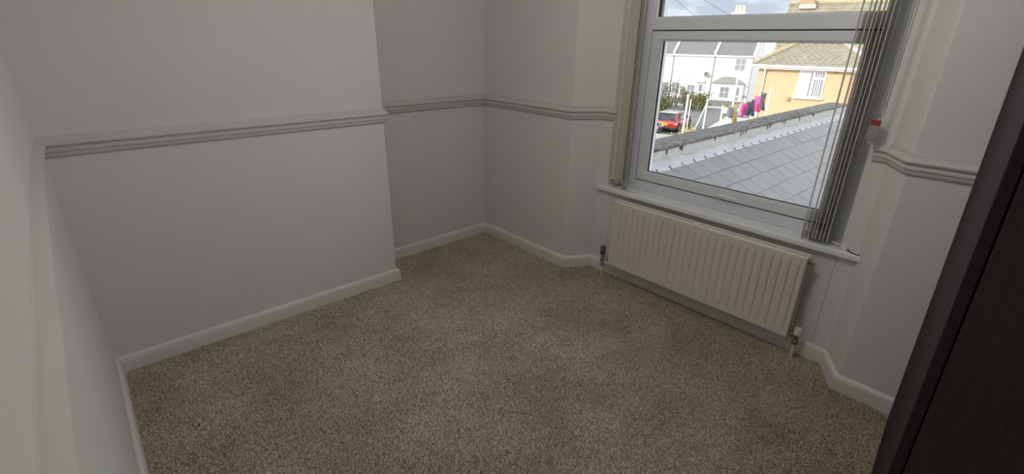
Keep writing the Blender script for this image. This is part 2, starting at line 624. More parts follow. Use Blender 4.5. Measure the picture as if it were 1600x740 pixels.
# near wall as a bowed grid with a flat outer face
mbf = MB()
nx, nz = 40, 14
for j in range(nz + 1):
    for i in range(nx + 1):
        x = 0.20 + (3.55 - 0.20) * i / nx
        z = CH * j / nz
        mbf.v.append((x, front_y(x, z), z))
for j in range(nz):
    for i in range(nx):
        a = j * (nx + 1) + i
        mbf.f.append((a, a + nx + 1, a + nx + 2, a + 1))
mbf.box(0.20, 3.55, -2.6, -2.33, 0, CH)
struct(mbf.build('wall_front', 'wall_paint', smooth=True), 'off white near wall running along the left edge of the view')
struct(MB().box(XR, 3.6, -2.6, 0.0, 0, CH).build('wall_right', 'wall_paint'))

# roof and outer walls of the house the room is in (they shade the yard below)
hm = MB()
hm.prism_x([(-6.5, 2.62), (0.55, 2.62), (0.55, 2.75), (-2.8, 5.2), (-6.5, 2.75)], -9, 9)
struct(hm.build('roof', 'terrace_slate'), 'slate roof of the house above the room')
hw = MB()
hw.box(-9, -0.25, 0.05, YW, -5.5, 2.6).box(3.6, 9, 0.05, YW, -5.5, 2.6).box(-0.25, 3.6, 0.05, YW, -5.5, -0.12)
struct(hw.build('wall_outside', 'wall_render'), 'rendered outside face of the house')

# skirting boards
SK = [(0, 0.078), (0.004, 0.078), (0.010, 0.074), (0.0145, 0.064), (0.0165, 0.05), (0.017, 0.0), (0, 0.0)]
SK = [(0, 0.0)] + [(0.017, 0.0), (0.0168, 0.05), (0.0150, 0.063), (0.0105, 0.073), (0.004, 0.078), (0, 0.078)]
struct(MB().sweep(SK, [(XC, -2.30), (XC, YC), (0, YC), (0, 0.0)], 1).build('baseboard_left', 'trim_paint', smooth=True), 'white skirting board along chimney breast and alcove')
struct(MB().sweep(SK, [(0, 0), P1, P2, P3, P4, (XR, 0)], 1).build('baseboard_back', 'trim_paint', smooth=True), 'white skirting board under the window wall')
fpath = [(0.2764 + 0.1 * i, front_y(0.2764 + 0.1 * i, 0)) for i in range(31)]
struct(MB().sweep(SK, fpath, -1).build('baseboard_front', 'trim_paint', smooth=True), 'white skirting board along the near wall')

# dado rail
DA = [(0, 0.955), (0.007, 0.957), (0.0105, 0.962), (0.0115, 0.969), (0.009, 0.9725), (0.014, 0.975), (0.0165, 0.981),
      (0.0155, 0.9865), (0.0125, 0.989), (0.013, 0.996), (0.022, 0.9995), (0.0235, 1.005), (0.021, 1.010),
      (0.012, 1.016), (0.007, 1.023), (0.0045, 1.031), (0, 1.033)]
struct(MB().sweep(DA, [(XC, -2.31), (XC, YC), (0, YC), (0, 0)], 1).build('trim_1', 'dado_paint', smooth=True), 'moulded dado rail on chimney breast and alcove wall')
struct(MB().sweep(DA, [(0, 0), P1, P2, (XO0 - 0.012, 0.159)], 1).build('trim_2', 'dado_paint', smooth=True), 'moulded dado rail between alcove corner and window')
struct(MB().sweep(DA, [(XO1 + 0.018, 0.159), P3, P4, (XR, 0)], 1).build('trim_3', 'dado_paint', smooth=True), 'moulded dado rail between window and wardrobe')
dpath = [(0.2764 + 0.1 * i, front_y(0.2764 + 0.1 * i, 1.0)) for i in range(31)]
struct(MB().sweep(DA, dpath, -1).build('trim_4', 'dado_paint', smooth=True), 'moulded dado rail along the near wall at left edge')

# window board (sill)
sb = MB().prism([(0.936, 0.127), (2.333, 0.127), (2.333, 0.158), (XO1, 0.158), (XO1, 0.27), (XO0, 0.27), (XO0, 0.158), (0.936, 0.158)], 0.538, 0.566)
struct(sb.build('trim_5', 'sill_gloss', bevel=0.006, seg=3), 'white painted window board above the radiator')

# ------------------------------------------------------------------ window
win = bpy.data.objects.new('window_1', None)
COL.objects.link(win)
win.location = (0, 0, 0)
struct(win, 'white plastic window with fixed top light over an opening casement')
WZ0 = 0.566
fr = MB()
fr.box(XO0, 1.124, 0.252, 0.325, WZ0, ZO1)
fr.box(2.158, XO1, 0.252, 0.325, WZ0, ZO1)
fr.box(1.124, 2.158, 0.252, 0.325, WZ0, 0.620)
fr.box(1.124, 2.158, 0.252, 0.325, 1.442, 1.497)
fr.box(1.124, 2.158, 0.252, 0.325, 1.985, ZO1)
fr.build('window_frame', 'pvc', win, bevel=0.003)
# bead strip where the frame meets the board
B('frame_bead', 'pvc', win, XO0, XO1, 0.240, 0.253, WZ0, 0.578, bevel=0.003)
# opening sash (proud of the frame)
sx0, sx1, sz0, sz1 = 1.132, 2.151, 0.627, 1.436
gx0, gx1, gz0, gz1 = 1.193, 2.114, 0.677, 1.392
sash = MB()


def frame_ring(mb, o, i, y0, y1):
    ox0, ox1, oz0, oz1 = o
    ix0, ix1, iz0, iz1 = i
    O = [(ox0, oz0), (ox1, oz0), (ox1, oz1), (ox0, oz1)]
    I = [(ix0, iz0), (ix1, iz0), (ix1, iz1), (ix0, iz1)]
    vs_ = [(x, y0, z) for x, z in O] + [(x, y0, z) for x, z in I] + [(x, y1, z) for x, z in O] + [(x, y1, z) for x, z in I]
    fs = []
    for k in range(4):
        j = (k + 1) % 4
        fs += [(k, j, 4 + j, 4 + k), (8 + j, 8 + k, 12 + k, 12 + j), (k, 8 + k, 8 + j, j), (4 + j, 12 + j, 12 + k, 4 + k)]
    mb.add(vs_, fs)


frame_ring(sash, (sx0, sx1, sz0, sz1), (gx0 - 0.002, gx1 + 0.002, gz0 - 0.002, gz1 + 0.002), 0.243, 0.2722)
sash_o = sash.build('opening_sash', 'pvc', win, bevel=0.005, seg=3)
gp = MB()
frame_ring(gp, (1.1235, 2.1585, 0.6195, 1.4425), (1.1335, 2.1495, 0.6285, 1.4345), 0.262, 0.27)
gp.build('sash_gap_seal', 'gasket', win)
bead = MB()
frame_ring(bead, (gx0 - 0.002, gx1 + 0.002, gz0 - 0.002, gz1 + 0.002), (gx0 + 0.004, gx1 - 0.004, gz0 + 0.004, gz1 - 0.004), 0.249, 0.262)
bead.build('glazing_bead', 'pvc', sash_o, bevel=0.002)
gk = MB()
frame_ring(gk, (gx0, gx1, gz0, gz1), (gx0 + 0.008, gx1 - 0.006, gz0 + 0.008, gz1 - 0.005), 0.2622, 0.272)
gk.build('gasket', 'gasket', sash_o)
B('glass_pane', 'window_glass', sash_o, gx0, gx1, 0.2655, 0.2675, gz0, gz1)
# outer part of the sash seen through the glass
so = MB()
frame_ring(so, (sx0, sx1, sz0, sz1), (gx0 - 0.016, gx1 + 0.010, gz0 - 0.016, gz1 + 0.010), 0.3005, 0.335)
so.build('outer_sash', 'pvc', sash_o)
# top light
tl = MB()
frame_ring(tl, (1.124, 2.158, 1.497, 1.985), (1.134, 2.148, 1.506, 1.976), 0.262, 0.285)
tl.build('glazing_bead', 'pvc', win, bevel=0.002)
tg = MB()
frame_ring(tg, (1.124, 2.158, 1.497, 1.985), (1.143, 2.142, 1.508, 1.974), 0.2855, 0.300)
tg.build('gasket', 'gasket', win)
B('glass_pane', 'window_glass', win, 1.126, 2.156, 0.288, 0.290, 1.499, 1.983)
tf = MB()
frame_ring(tf, (1.1, 2.18, 1.48, 2.0), (1.138, 2.136, 1.500, 1.97), 0.326, 0.360)
tf.build('outer_frame', 'pvc', win)
# handle on the bottom rail
hd = MB()
hd.lathe([(0.013, 0.0), (0.014, -0.004), (0.012, -0.010), (0.008, -0.014)], (1.648, 0.2425, 0.640), 16, axis='y')
hobj = hd.build('handle', 'sill_gloss', sash_o, smooth=True)
hl = MB()
hl.tube([(1.648, 0.230, 0.634), (1.646, 0.222, 0.644), (1.654, 0.214, 0.653), (1.672, 0.210, 0.656), (1.70, 0.209, 0.656), (1.73, 0.210, 0.654), (1.758, 0.212, 0.652)],
        [0.006, 0.0065, 0.006, 0.0055, 0.005, 0.005, 0.0045], 8)
hl.build('lever', 'sill_gloss', hobj, smooth=True)
MB().lathe([(0.0042, 0.0), (0.0042, -0.0012)], (1.648, 0.2282, 0.637), 10, axis='y').build('keyhole', 'gasket', hobj)

# ------------------------------------------------------------------ radiator
rad = thing('radiator', (1.643, 0.06, 0.11), 'cream fluted double panel radiator under the window', 'radiator')


def rl(x, y, z):
    return (x - 1.643, y - 0.06, z - 0.11)


RX0, RX1, RZ0, RZ1 = 1.122, 2.163, 0.110, 0.520


def flute(y_face, direction):
    mb = MB()
    ng = 26
    fx0, fx1 = RX0 + 0.022, RX1 - 0.022
    pitch = (fx1 - fx0) / ng
    xs = [RX0, RX0 + 0.004]
    dep = [0.006, 0.0]
    xs_d = []
    for g in range(ng + 1):
        c = fx0 + g * pitch
        for dx, dd in ((-0.0052, 0), (-0.0030, 0.45), (-0.0012, 1.0), (0.0012, 1.0), (0.0030, 0.45), (0.0052, 0)):
            xs_d.append((c + dx, dd))
    cols = [(RX0, None), (RX0 + 0.004, 0)] + xs_d + [(RX1 - 0.004, 0), (RX1, None)]
    rows = [(RZ0, -1), (RZ0 + 0.004, 0), (RZ0 + 0.030, 0), (RZ0 + 0.046, 1), (0.30, 1), (RZ1 - 0.050, 1), (RZ1 - 0.034, 0), (RZ1 - 0.005, 0), (RZ1, -1)]
    n = len(cols)
    for z, zm in rows:
        for x, cd in cols:
            d = 0.0
            if cd is None or zm == -1:
                d = 0.005
            elif zm == 1:
                d = 0.0075 * cd
            mb.v.append(rl(x, y_face + direction * d, z))
    for j in range(len(rows) - 1):
        for i in range(n - 1):
            a = j * n + i
            mb.f.append((a, a + 1, a + n + 1, a + n))
    # returns to the back of the panel
    yb = y_face + direction * 0.014
    c0 = len(mb.v)
    mb.v += [rl(RX0, yb, RZ0), rl(RX1, yb, RZ0), rl(RX1, yb, RZ1), rl(RX0, yb, RZ1)]
    bot = list(range(0, n))
    top = [(len(rows) - 1) * n + i for i in range(n)]
    lef = [j * n for j in range(len(rows))]
    rig = [j * n + n - 1 for j in range(len(rows))]
    mb.f.append(tuple([c0, c0 + 1] + bot[::-1]))
    mb.f.append(tuple([c0 + 2, c0 + 3] + top))
    mb.f.append(tuple([c0 + 3, c0] + lef))
    mb.f.append(tuple([c0 + 1, c0 + 2] + rig[::-1]))
    mb.f.append((c0, c0 + 3, c0 + 2, c0 + 1))
    return mb


flute(0.060, 1).build('front_panel', 'rad_enamel', rad, smooth=True)
MB().box(*[c for p in ((RX0 - 1.643, RX1 - 1.643), (0.048, 0.060), (0.0, 0.41)) for c in p]).build('back_panel', 'rad_enamel', rad, bevel=0.004)
cv = MB()
for i in range(40):
    x = RX0 + 0.03 + i * (RX1 - RX0 - 0.06) / 39 - 1.643
    cv.box(x - 0.0012, x + 0.0012, 0.015, 0.047, 0.04, 0.37)
cvo = cv.build('convector_fins', 'rad_enamel', rad)
cvo['kind'] = 'stuff'
for z in (0.018, 0.385):
    MB().tube([(RX0 - 1.643 + 0.004, 0.030, z), (RX1 - 1.643 - 0.004, 0.030, z)], 0.0125, 10).build('header_tube', 'rad_enamel', rad, smooth=True)
# blanking plugs at the top ends
for x, s in ((RX1 - 1.643, 1), (RX0 - 1.643, -1)):
    pl = MB().lathe([(0.012, 0), (0.012, s * 0.010), (0.0085, s * 0.012), (0.0085, s * 0.019)], (x - s * 0.002, 0.030, 0.385), 12, axis='x')
    tag(pl.build('bleed_plug', 'brass', rad, smooth=True), 'dark brass bleed plug')
B('top_clip', 'white_plastic', rad, -0.022, -0.002, -0.001, 0.028, 0.409, 0.4125)
for x in (-0.36, 0.36):
    B('wall_bracket', 'rad_enamel', rad, x - 0.015, x + 0.015, 0.060, 0.098, 0.02, 0.38)
# left valve
vl = MB()
vl.lathe([(0.013, 0.0), (0.0165, 0.004), (0.0165, 0.05), (0.015, 0.054), (0.006, 0.056)], rl(1.060, 0.090, 0.148), 14)
vlo = vl.build('valve_head', 'valve_dark', rad, smooth=True)
vb = MB().lathe([(0.009, 0.0), (0.012, 0.004), (0.012, 0.016), (0.009, 0.02), (0.009, 0.034), (0.0125, 0.036), (0.0125, 0.062), (0.010, 0.066), (0.010, 0.078)], rl(1.060, 0.090, 0.072), 12)
vb.tube([rl(1.06, 0.09, 0.128), rl(1.127, 0.09, 0.128)], 0.0085, 10)
vb.lathe([(0.0135, 0), (0.0135, 0.016)], rl(1.088, 0.09, 0.128), 6, axis='x')
tag(vb.build('valve_body', 'chrome', vlo, smooth=True), 'chrome valve body')
MB().tube([rl(1.060, 0.09, 0.085), rl(1.061, 0.091, 0.04), rl(1.0655, 0.0945, 0.0)], 0.0075, 10).build('pipe', 'white_plastic', rad, smooth=True)
# right valve
vr = MB().lathe([(0.010, 0.0), (0.0155, 0.003), (0.0155, 0.034), (0.012, 0.040), (0.004, 0.041)], rl(2.195, 0.090, 0.128), 14)
vro = vr.build('valve_cap', 'white_plastic', rad, smooth=True)
vb = MB().lathe([(0.009, 0.0), (0.0135, 0.003), (0.0135, 0.018), (0.010, 0.022), (0.010, 0.05)], rl(2.195, 0.090, 0.078), 12)
vb.tube([rl(2.195, 0.09, 0.122), rl(2.158, 0.09, 0.128)], 0.0085, 10)
vb.lathe([(0.0135, 0), (0.0135, 0.014)], rl(2.168, 0.09, 0.126), 6, axis='x')
tag(vb.build('valve_body', 'brass', vro, smooth=True), 'tarnished brass valve body')
MB().tube([rl(2.195, 0.09, 0.085), rl(2.1945, 0.092, 0.04), rl(2.1925, 0.098, 0.0)], 0.0075, 10).build('pipe', 'white_plastic', rad, smooth=True)

# ------------------------------------------------------------------ vertical blind
bl = thing('vertical_blind', (1.64, 0.19, 0.58), 'cream vertical blind drawn back to both sides of the window', 'blind')
B('headrail', 'pvc', bl, -0.585, 0.590, -0.022, 0.022, 1.435, 1.475, bevel=0.003)


def slat_mesh(curve):
    mb = MB()
    W, H, n = 0.089, 1.43, 6
    for j in range(2):
        for side in (0, 1):
            for i in range(n + 1):
                t = i / n - 0.5
                x = curve * (4 * t * t - 1) + (0.0009 if side else -0.0009)
                mb.v.append((x, t * W, 0.004 if j == 0 else H))
    m = n + 1
    for side in (0, 1):
        for i in range(n):
            a, b2 = side * m + i, side * m + i + 2 * m
            mb.f.append((a, a + 1, b2 + 1, b2))
    for i in range(n):
        mb.f.append((i, m + i, m + i + 1, i + 1))
        mb.f.append((2 * m + i, 2 * m + i + 1, 3 * m + i + 1, 3 * m + i))
    for i in (0, n):
        mb.f.append((i, 2 * m + i, 3 * m + i, m + i))
    return mb


slat0 = slat_mesh(0.004).build('slat', 'blind_fabric', bl, smooth=True)
wt0 = MB().box(-0.0035, 0.0035, -0.040, 0.040, 0.0, 0.034).build('bottom_weight', 'blind_weight', slat0, bevel=0.002)
lk = MB()
lk.lathe([(0.001, -0.004), (0.0055, -0.002), (0.0055, 0.002), (0.001, 0.004)], (0.0, 0, 0.0), 8, axis='x')
link0 = lk.build('link_button', 'white_plastic', slat0, smooth=True, loc=(0, -0.036, 0.040))
link1 = link0.copy()
COL.objects.link(link1)
link1.location = (0, 0.036, 0.040)
cn0 = MB().tube([(0, 0, 0.040), (0.005, 0, 0.027), (0.011, 0, 0.026), (0.016, 0, 0.036)], 0.0014, 5).build('link_chain', 'chain', slat0, loc=(0, -0.036, 0))
first = True
spots = []
for i in range(8):                       # left stack: the outer slats turned flat, the others edge-on
    spots.append(((1.028, 1.034, 1.040, 1.046, 1.084, 1.092, 1.101, 1.110)[i], 0.186, R((-34, -33, -31, -29, 30, 34, 36, 37)[i])))
for i, x in enumerate((2.085, 2.112, 2.126, 2.141, 2.157, 2.172, 2.187)):   # right stack, edge-on
    spots.append((x, 0.186 + random.uniform(-0.003, 0.003), R((13, 13, 15, 11, 12, 10, 11)[i])))
for x, y, a in spots:
    if first:
        s = slat0
        first = False
    else:
        s = slat0.copy()
        COL.objects.link(s)
        s.parent = bl
        for src_ in (wt0, link0, link1, cn0):
            q = src_.copy()
            COL.objects.link(q)
            q.parent = s
    s.location = (x - 1.64, y - 0.19, 0.0)
    s.rotation_euler = (0, 0, a)
# control cords at the right
BZ = Vector((1.64, 0.19, 0.58))


def bp(x, y, z):
    return Vector((x, y, z)) - BZ


for dx in (-0.004, 0.004):
    MB().tube([bp(2.266 + dx, 0.10, 2.0), bp(2.266 + dx, 0.10, 1.55), bp(2.263 + dx, 0.10, 1.135)], 0.0016, 6).build('pull_cord', 'cord_grey', bl)
lp = [(2.236, 2.0), (2.236, 1.53), (2.246, 1.275), (2.240, 1.17), (2.223, 1.045), (2.222, 0.93), (2.219, 0.893), (2.212, 0.890), (2.207, 0.92), (2.209, 1.03), (2.213, 1.20), (2.215, 2.0)]
MB().tube([bp(x, 0.13, z) for x, z in lp], 0.0014, 6).build('control_chain', 'chain', bl)

# safety tag hanging on the cords
tg_ = thing('cord_tag', (2.25, 0.10, 1.03), 'red and pinkish grey tag hanging on the blind cords', 'tag', rz=R(-6))
B('tag_card', 'tag_paper', tg_, -0.017, 0.017, -0.003, 0.003, 0.014, 0.070, bevel=0.001)
tag(B('tag_top', 'tag_red', tg_, -0.016, 0.017, -0.0036, 0.0036, 0.070, 0.090, bevel=0.001), 'red top band')
tag(B('tag_lower', 'tag_grey', tg_, -0.010, 0.014, 0.000, 0.005, -0.002, 0.016), 'grey piece below the card')  # small grey box at the card's lower edge
MB().tube([(0.0, 0, 0.088), (-0.002, -0.002, 0.098), (0.006, 0, 0.107), (0.013, 0, 0.104), (0.012, 0.002, 0.094)], 0.002, 6).build('knot', 'cord_grey', tg_)
MB().tube([(-0.006, 0, 0.089), (-0.002, 0.003, 0.100), (0.010, 0.002, 0.106)], 0.002, 6).build('knot', 'cord_grey', tg_)

# white cable clip on the right end of the board
cc = thing('cable_clip', (2.262, 0.185, 0.566), 'white plastic cord cleat on right end of the window board', 'cleat')
MB().lathe([(0.015, 0), (0.0165, 0.004), (0.0165, 0.022), (0.012, 0.030), (0.004, 0.033)], (0, -0.02, 0.0), 14).build('cleat_body', 'white_plastic', cc, smooth=True)
MB().tube([(-0.062, 0.008, 0.010), (-0.030, 0.0, 0.010), (-0.012, -0.012, 0.012)], 0.006, 8).build('cleat_arm', 'white_plastic', cc, smooth=True)
tag(MB().tube([(0.012, -0.028, 0.006), (0.028, -0.045, 0.0035), (0.046, -0.050, 0.002), (0.064, -0.052, 0.002)], 0.0022, 6).build('cable_tail', 'gasket', cc), 'thin black cable tail')

# ------------------------------------------------------------------ wardrobe
wd = thing('wardrobe', (2.690, -1.15, 0.0), 'tall dark brown wood grain wardrobe at right edge of the view', 'wardrobe')
ang = math.atan2(2.690 - 2.602, 1.13)
wd.matrix_world = Matrix.Translation((2.692, -1.15, 0)) @ Matrix.Rotation(ang, 4, 'Z') @ Matrix.Rotation(R(-1.25), 4, 'Y')
WW, WDp, WH = 1.080, 0.56, 2.02
B('side_panel', 'wenge', wd, 0.020, WDp, 0.0, 0.019, 0.0, WH, bevel=0.002)
B('side_panel', 'wenge', wd, 0.020, WDp, WW - 0.019, WW, 0.0, WH, bevel=0.002)
B('top_panel', 'wenge', wd, 0.020, WDp, 0.019, WW - 0.019, WH - 0.019, WH)
B('bottom_panel', 'wenge', wd, 0.020, WDp, 0.019, WW - 0.019, 0.07, 0.089)
B('back_panel', 'wenge', wd, WDp - 0.01, WDp, 0.019, WW - 0.019, 0.089, WH - 0.019)
B('plinth', 'wenge', wd, 0.022, 0.04, 0.019, WW - 0.019, 0.0, 0.07)
B('door', 'wenge_edge', wd, 0.0, 0.018, 0.001, WW / 2 - 0.0015, 0.012, WH - 0.002, bevel=0.003)
B('door', 'wenge_edge', wd, 0.0, 0.018, WW / 2 + 0.0015, WW - 0.001, 0.012, WH - 0.002, bevel=0.003)

# ------------------------------------------------------------------ fill globe, added out of view to raise the room's light
LX, LY, LZ, LR = 1.85, -1.05, 1.88, 0.125
cl = thing('fill_light', (LX, LY, CH), 'opal globe fill light added out of view in the middle of the room', 'fill light')
MB().lathe([(0.05, 0), (0.05, -0.012), (0.03, -0.03), (0.008, -0.034)], (0, 0, 0), 20).build('fill_rose', 'white_plastic', cl, smooth=True)
MB().tube([(0, 0, -0.03), (0, 0, LZ + LR - CH)], 0.004, 8).build('fill_flex', 'white_plastic', cl, smooth=True)
MB().lathe([(0.02, 0.06), (0.03, 0.05), (0.036, -0.004)], (0, 0, LZ + LR - CH), 16).build('fill_holder', 'white_plastic', cl, smooth=True)
MB().lathe([(max(0.001, LR * math.sin(math.pi * k / 16)), LR * math.cos(math.pi * k / 16)) for k in range(17)], (0, 0, LZ - CH), 28).build('fill_globe', 'fill_glow', cl, smooth=True)

# crumbs trodden into the carpet
for i, (x, y, s, m, lb) in enumerate([(0.55, -2.17, 0.012, 'speck_pale', 'pale curl of fluff on carpet near chimney breast end'),
                                      (0.86, -2.10, 0.008, 'speck', 'dark speck on carpet beside the left skirting'),
                                      (1.02, -1.33, 0.006, 'speck', 'dark crumb on carpet in front of chimney breast')]):
    mb = MB().tube([(-s, 0, 0.003), (-s * 0.3, s * 0.3, 0.005), (s * 0.4, -s * 0.2, 0.004), (s, s * 0.2, 0.003)], [s * 0.25, s * 0.35, s * 0.3, s * 0.15], 6)
    o = mb.build('carpet_fluff', m, None, smooth=True, loc=(x, y, 0.003))
    tag(o, lb, 'fluff', 'specks on the carpet')

# ------------------------------------------------------------------ outside: back addition roof below the window
SL = R(26)
RXT, RZT = -0.304, -0.094       # lower edge of the flashing
ca, sa = math.cos(SL), math.sin(SL)
RY0, RY1 = 0.40, 10.9
rf = thing('slate_roof', (RXT, RY0, RZT), 'grey slate lean-to roof sloping down just outside the window', 'roof')
# local: x along y (world), slope: g down
NC = 14
GA = 0.262
deck = MB().prism_y([(-0.16, 0.055), (-0.16, -0.3), (NC * GA * ca, -NC * GA * sa - 0.3), (NC * GA * ca, -NC * GA * sa - 0.012), (0, -0.012)], 0, RY1 - RY0)
deck.build('roof_deck', 'gasket', rf)
SWD = 0.302


def slate_mesh(seed):
    rnd = random.Random(seed)
    t0, t1 = 0.004, 0.009
    l = GA + 0.05
    w2 = SWD / 2 - 0.0025
    c = 0.003
    mb = MB()
    # local: g along +x(down slope), y across, z normal
    pts = [(-0.05, -w2), (GA - c, -w2), (GA, -w2 + c), (GA + rnd.uniform(-.002, .002), 0), (GA, w2 - c), (GA - c, w2), (-0.05, w2)]
    vs_ = []
    for x, y in pts:
        k = (x + 0.05) / l
        vs_.append((x, y, 0.002 + 0.008 * k))
    for x, y in pts:
        k = (x + 0.05) / l
        vs_.append((x, y, 0.002 + 0.008 * k + 0.006))
    n = len(pts)
    fs = [tuple(range(n - 1, -1, -1)), tuple(range(n, 2 * n))] + [(i, (i + 1) % n, n + (i + 1) % n, n + i) for i in range(n)]
    mb.add(vs_, fs)
    return mb


srcs = [slate_mesh(k).build('slate', m, rf) for k, m in enumerate(('slate', 'slate_dark', 'slate'))]
used = [False] * 3
ncol = int((RY1 - RY0) / SWD)
count = 0
rest = MB()
for c in range(NC):
    offs = (c % 2) * SWD / 2 + 0.012
    for k in range(ncol + 1):
        yy = offs + k * SWD
        if yy + SWD / 2 > RY1 - RY0 + 0.1:
            continue
        g = c * GA - 0.0
        jit = random.uniform(-0.003, 0.003)
        near = c < 8
        j = random.choice((0, 0, 1, 2))
        loc = ((g + jit) * ca, yy, -(g + jit) * sa)
        ry = SL + random.uniform(-0.004, 0.004)
        if near:
            if not used[j]:
                s, used[j] = srcs[j], True
            else:
                s = srcs[j].copy()
                COL.objects.link(s)
                s.parent = rf
            s.location = loc
            s.rotation_euler = (random.uniform(-0.006, 0.006), ry, 0)
            count += 1
        else:
            Mx = Matrix.Translation(loc) @ Matrix.Rotation(ry, 4, 'Y')
            src = srcs[0].data
            rest.add([Mx @ v.co for v in src.vertices], [tuple(p.vertices) for p in src.polygons])
ro = rest.build('slates_lower', 'slate', rf)
ro['kind'] = 'stuff'
# lead flashing over the top course and up the wall
fm = MB()
NF = 60
prof = [(-0.143, 0.104), (-0.143, 0.078), (-0.133, 0.068), (-0.07, 0.040), (0.0, 0.014), (0.004, 0.006)]
for i in range(NF + 1):
    y = (RY1 - RY0) * i / NF
    for k, (x, z) in enumerate(prof):
        w = 0.003 * math.sin(i * 1.7 + k * 2.1) * (0.2 if k < 2 else 1)
        fm.v.append((x + w * 0.5, y, z + w))
m_ = len(prof)
for i in range(NF):
    for k in range(m_ - 1):
        a = i * m_ + k
        fm.f.append((a, a + 1, a + m_ + 1, a + m_))
fo = fm.build('lead_flashing', 'lead', rf, smooth=True)
md = fo.modifiers.new('thickness', 'SOLIDIFY')
md.thickness = 0.003
clip0 = MB().box(-0.030, 0.012, -0.007, 0.007, 0.0, 0.0035).box(-0.036, -0.028, -0.007, 0.007, 0.0, 0.016).build('lead_clip', 'clip_metal', rf)
for k in range(int((RY1 - RY0) / 0.300)):
    c_ = clip0 if k == 0 else clip0.copy()
    if k:
        COL.objects.link(c_)
        c_.parent = rf
    c_.location = (0.0, 0.163 + k * 0.2995, 0.018)
    c_.rotation_euler = (0, SL, random.uniform(-0.2, 0.2))

# party wall with coping along the top of that roof
pw = thing('party_wall', (-0.64, RY0, -5.5), 'low rendered parapet wall with stained concrete coping beside slate roof', 'wall')
WT = 5.5 + 0.163
pm = MB().box(-0.18, 0.185, 0, RY1 - RY0, 0, WT - 0.03)
pm.build('wall_body', 'wall_render', pw)
cm = MB()
NCp = 70
rc = random.Random(3)
pr_ = [(-0.195, -0.035), (0.192, -0.035), (0.196, -0.028), (0.194, -0.010), (0.182, 0.0), (0.0, 0.012), (-0.185, 0.002), (-0.2, -0.012)]
for i in range(NCp + 1):
    y = -0.0 + (RY1 - RY0 + 0.03) * i / NCp
    for x, z in pr_:
        cm.v.append((x + rc.uniform(-.004, .004), y, WT + z + rc.uniform(-.004, .004)))
n_ = len(pr_)
for i in range(NCp):
    for k in range(n_):
        a, b2 = i * n_ + k, i * n_ + (k + 1) % n_
        cm.f.append((a, b2, b2 + n_, a + n_))
cm.f.append(tuple(range(n_)))
cm.f.append(tuple(NCp * n_ + k for k in range(n_)))
cm.build('coping', 'coping', pw)
# dark run-off stains growing down from the coping's edge
st = MB()
for y in (2.95, 3.28, 3.33, 4.25, 5.1, 5.18, 5.27, 6.1, 6.2, 6.28, 6.8, 6.9, 7.6, 8.3, 8.36):
    w, h = rc.uniform(0.012, 0.035), rc.uniform(0.04, 0.085)
    x = 0.1865
    st.add([(x, y - w, WT - 0.033), (x, y + w, WT - 0.033), (x, y + w * 0.4, WT - 0.033 - h), (x, y - w * 0.3, WT - 0.033 - h * 0.9),
            (x + 0.003, y - w, WT - 0.033), (x + 0.003, y + w, WT - 0.033), (x + 0.003, y + w * 0.4, WT - 0.033 - h), (x + 0.003, y - w * 0.3, WT - 0.033 - h * 0.9)],
           [(0, 1, 2, 3), (7, 6, 5, 4), (0, 4, 5, 1), (1, 5, 6, 2), (2, 6, 7, 3), (3, 7, 4, 0)])
so_ = st.build('moss_streaks', 'moss_stain', pw)
so_['kind'] = 'stuff'

# ------------------------------------------------------------------ outside: ground
GZ = -5.5
U = Vector((math.cos(R(15)), math.sin(R(15)), 0))
V = Vector((-math.sin(R(15)), math.cos(R(15)), 0))
C0 = Vector((CAM.x, CAM.y, 0))


def W(u, v, z=GZ):
    p = C0 + U * u + V * v
    return Vector((p.x, p.y, z))


def slab(u0, u1, v0, v1, z0, z1, name, m, label):
    mb = MB()
    q = [W(u0, v0), W(u1, v0), W(u1, v1), W(u0, v1)]
    mb.prism([(p.x, p.y) for p in q], z0, z1)
    return struct(mb.build(name, m), label)


slab(-70, 60, -15, 110, GZ - 0.3, GZ, 'ground', 'asphalt', 'dark asphalt street and side road')
slab(-70, -6.9, 59.2, 61.4, GZ, GZ + 0.12, 'pavement_far', 'paving', 'pale pavement in front of the white terrace')
slab(-8.4, 30, 43.0, 53.0, GZ, GZ + 0.12, 'pavement_near', 'paving', 'pale pavement beyond the washing line')
slab(-9.6, 25, 12.0, 29.3, GZ, -3.7, 'yard', 'yard', 'pale concrete back yard behind the parapet wall')

# ------------------------------------------------------------------ outside: white terrace
TV = 65.3
EH = 5.72


def sash_window(parent, x0, x1, z0, z1, yf=0.0, rows=2, cols=2, curtain=False):
    t = 0.07
    f = MB()
    frame_ring(f, (x0, x1, z0, z1), (x0 + t, x1 - t, z0 + t, z1 - t), yf - 0.03, yf + 0.06)
    zm = (z0 + z1) / 2
    f.box(x0 + t, x1 - t, yf - 0.01, yf + 0.05, zm - 0.04, zm + 0.04)
    f.box(x0 - 0.08, x1 + 0.08, yf - 0.10, yf + 0.02, z0 - 0.08, z0)
    o = f.build('window', 'house_trim', parent)
    for r in range(rows):
        for c in range(cols):
            xa = x0 + t + (x1 - x0 - 2 * t) * c / cols
            xb = x0 + t + (x1 - x0 - 2 * t) * (c + 1) / cols
            za = z0 + t + (z1 - z0 - 2 * t) * r / rows
            zb = z0 + t + (z1 - z0 - 2 * t) * (r + 1) / rows
            MB().box(xa + 0.03, xb - 0.03, yf - 0.02, yf + 0.0, za + 0.02, zb - 0.02).build('pane', 'net_curtain' if curtain else 'glass_far', o)
    return o


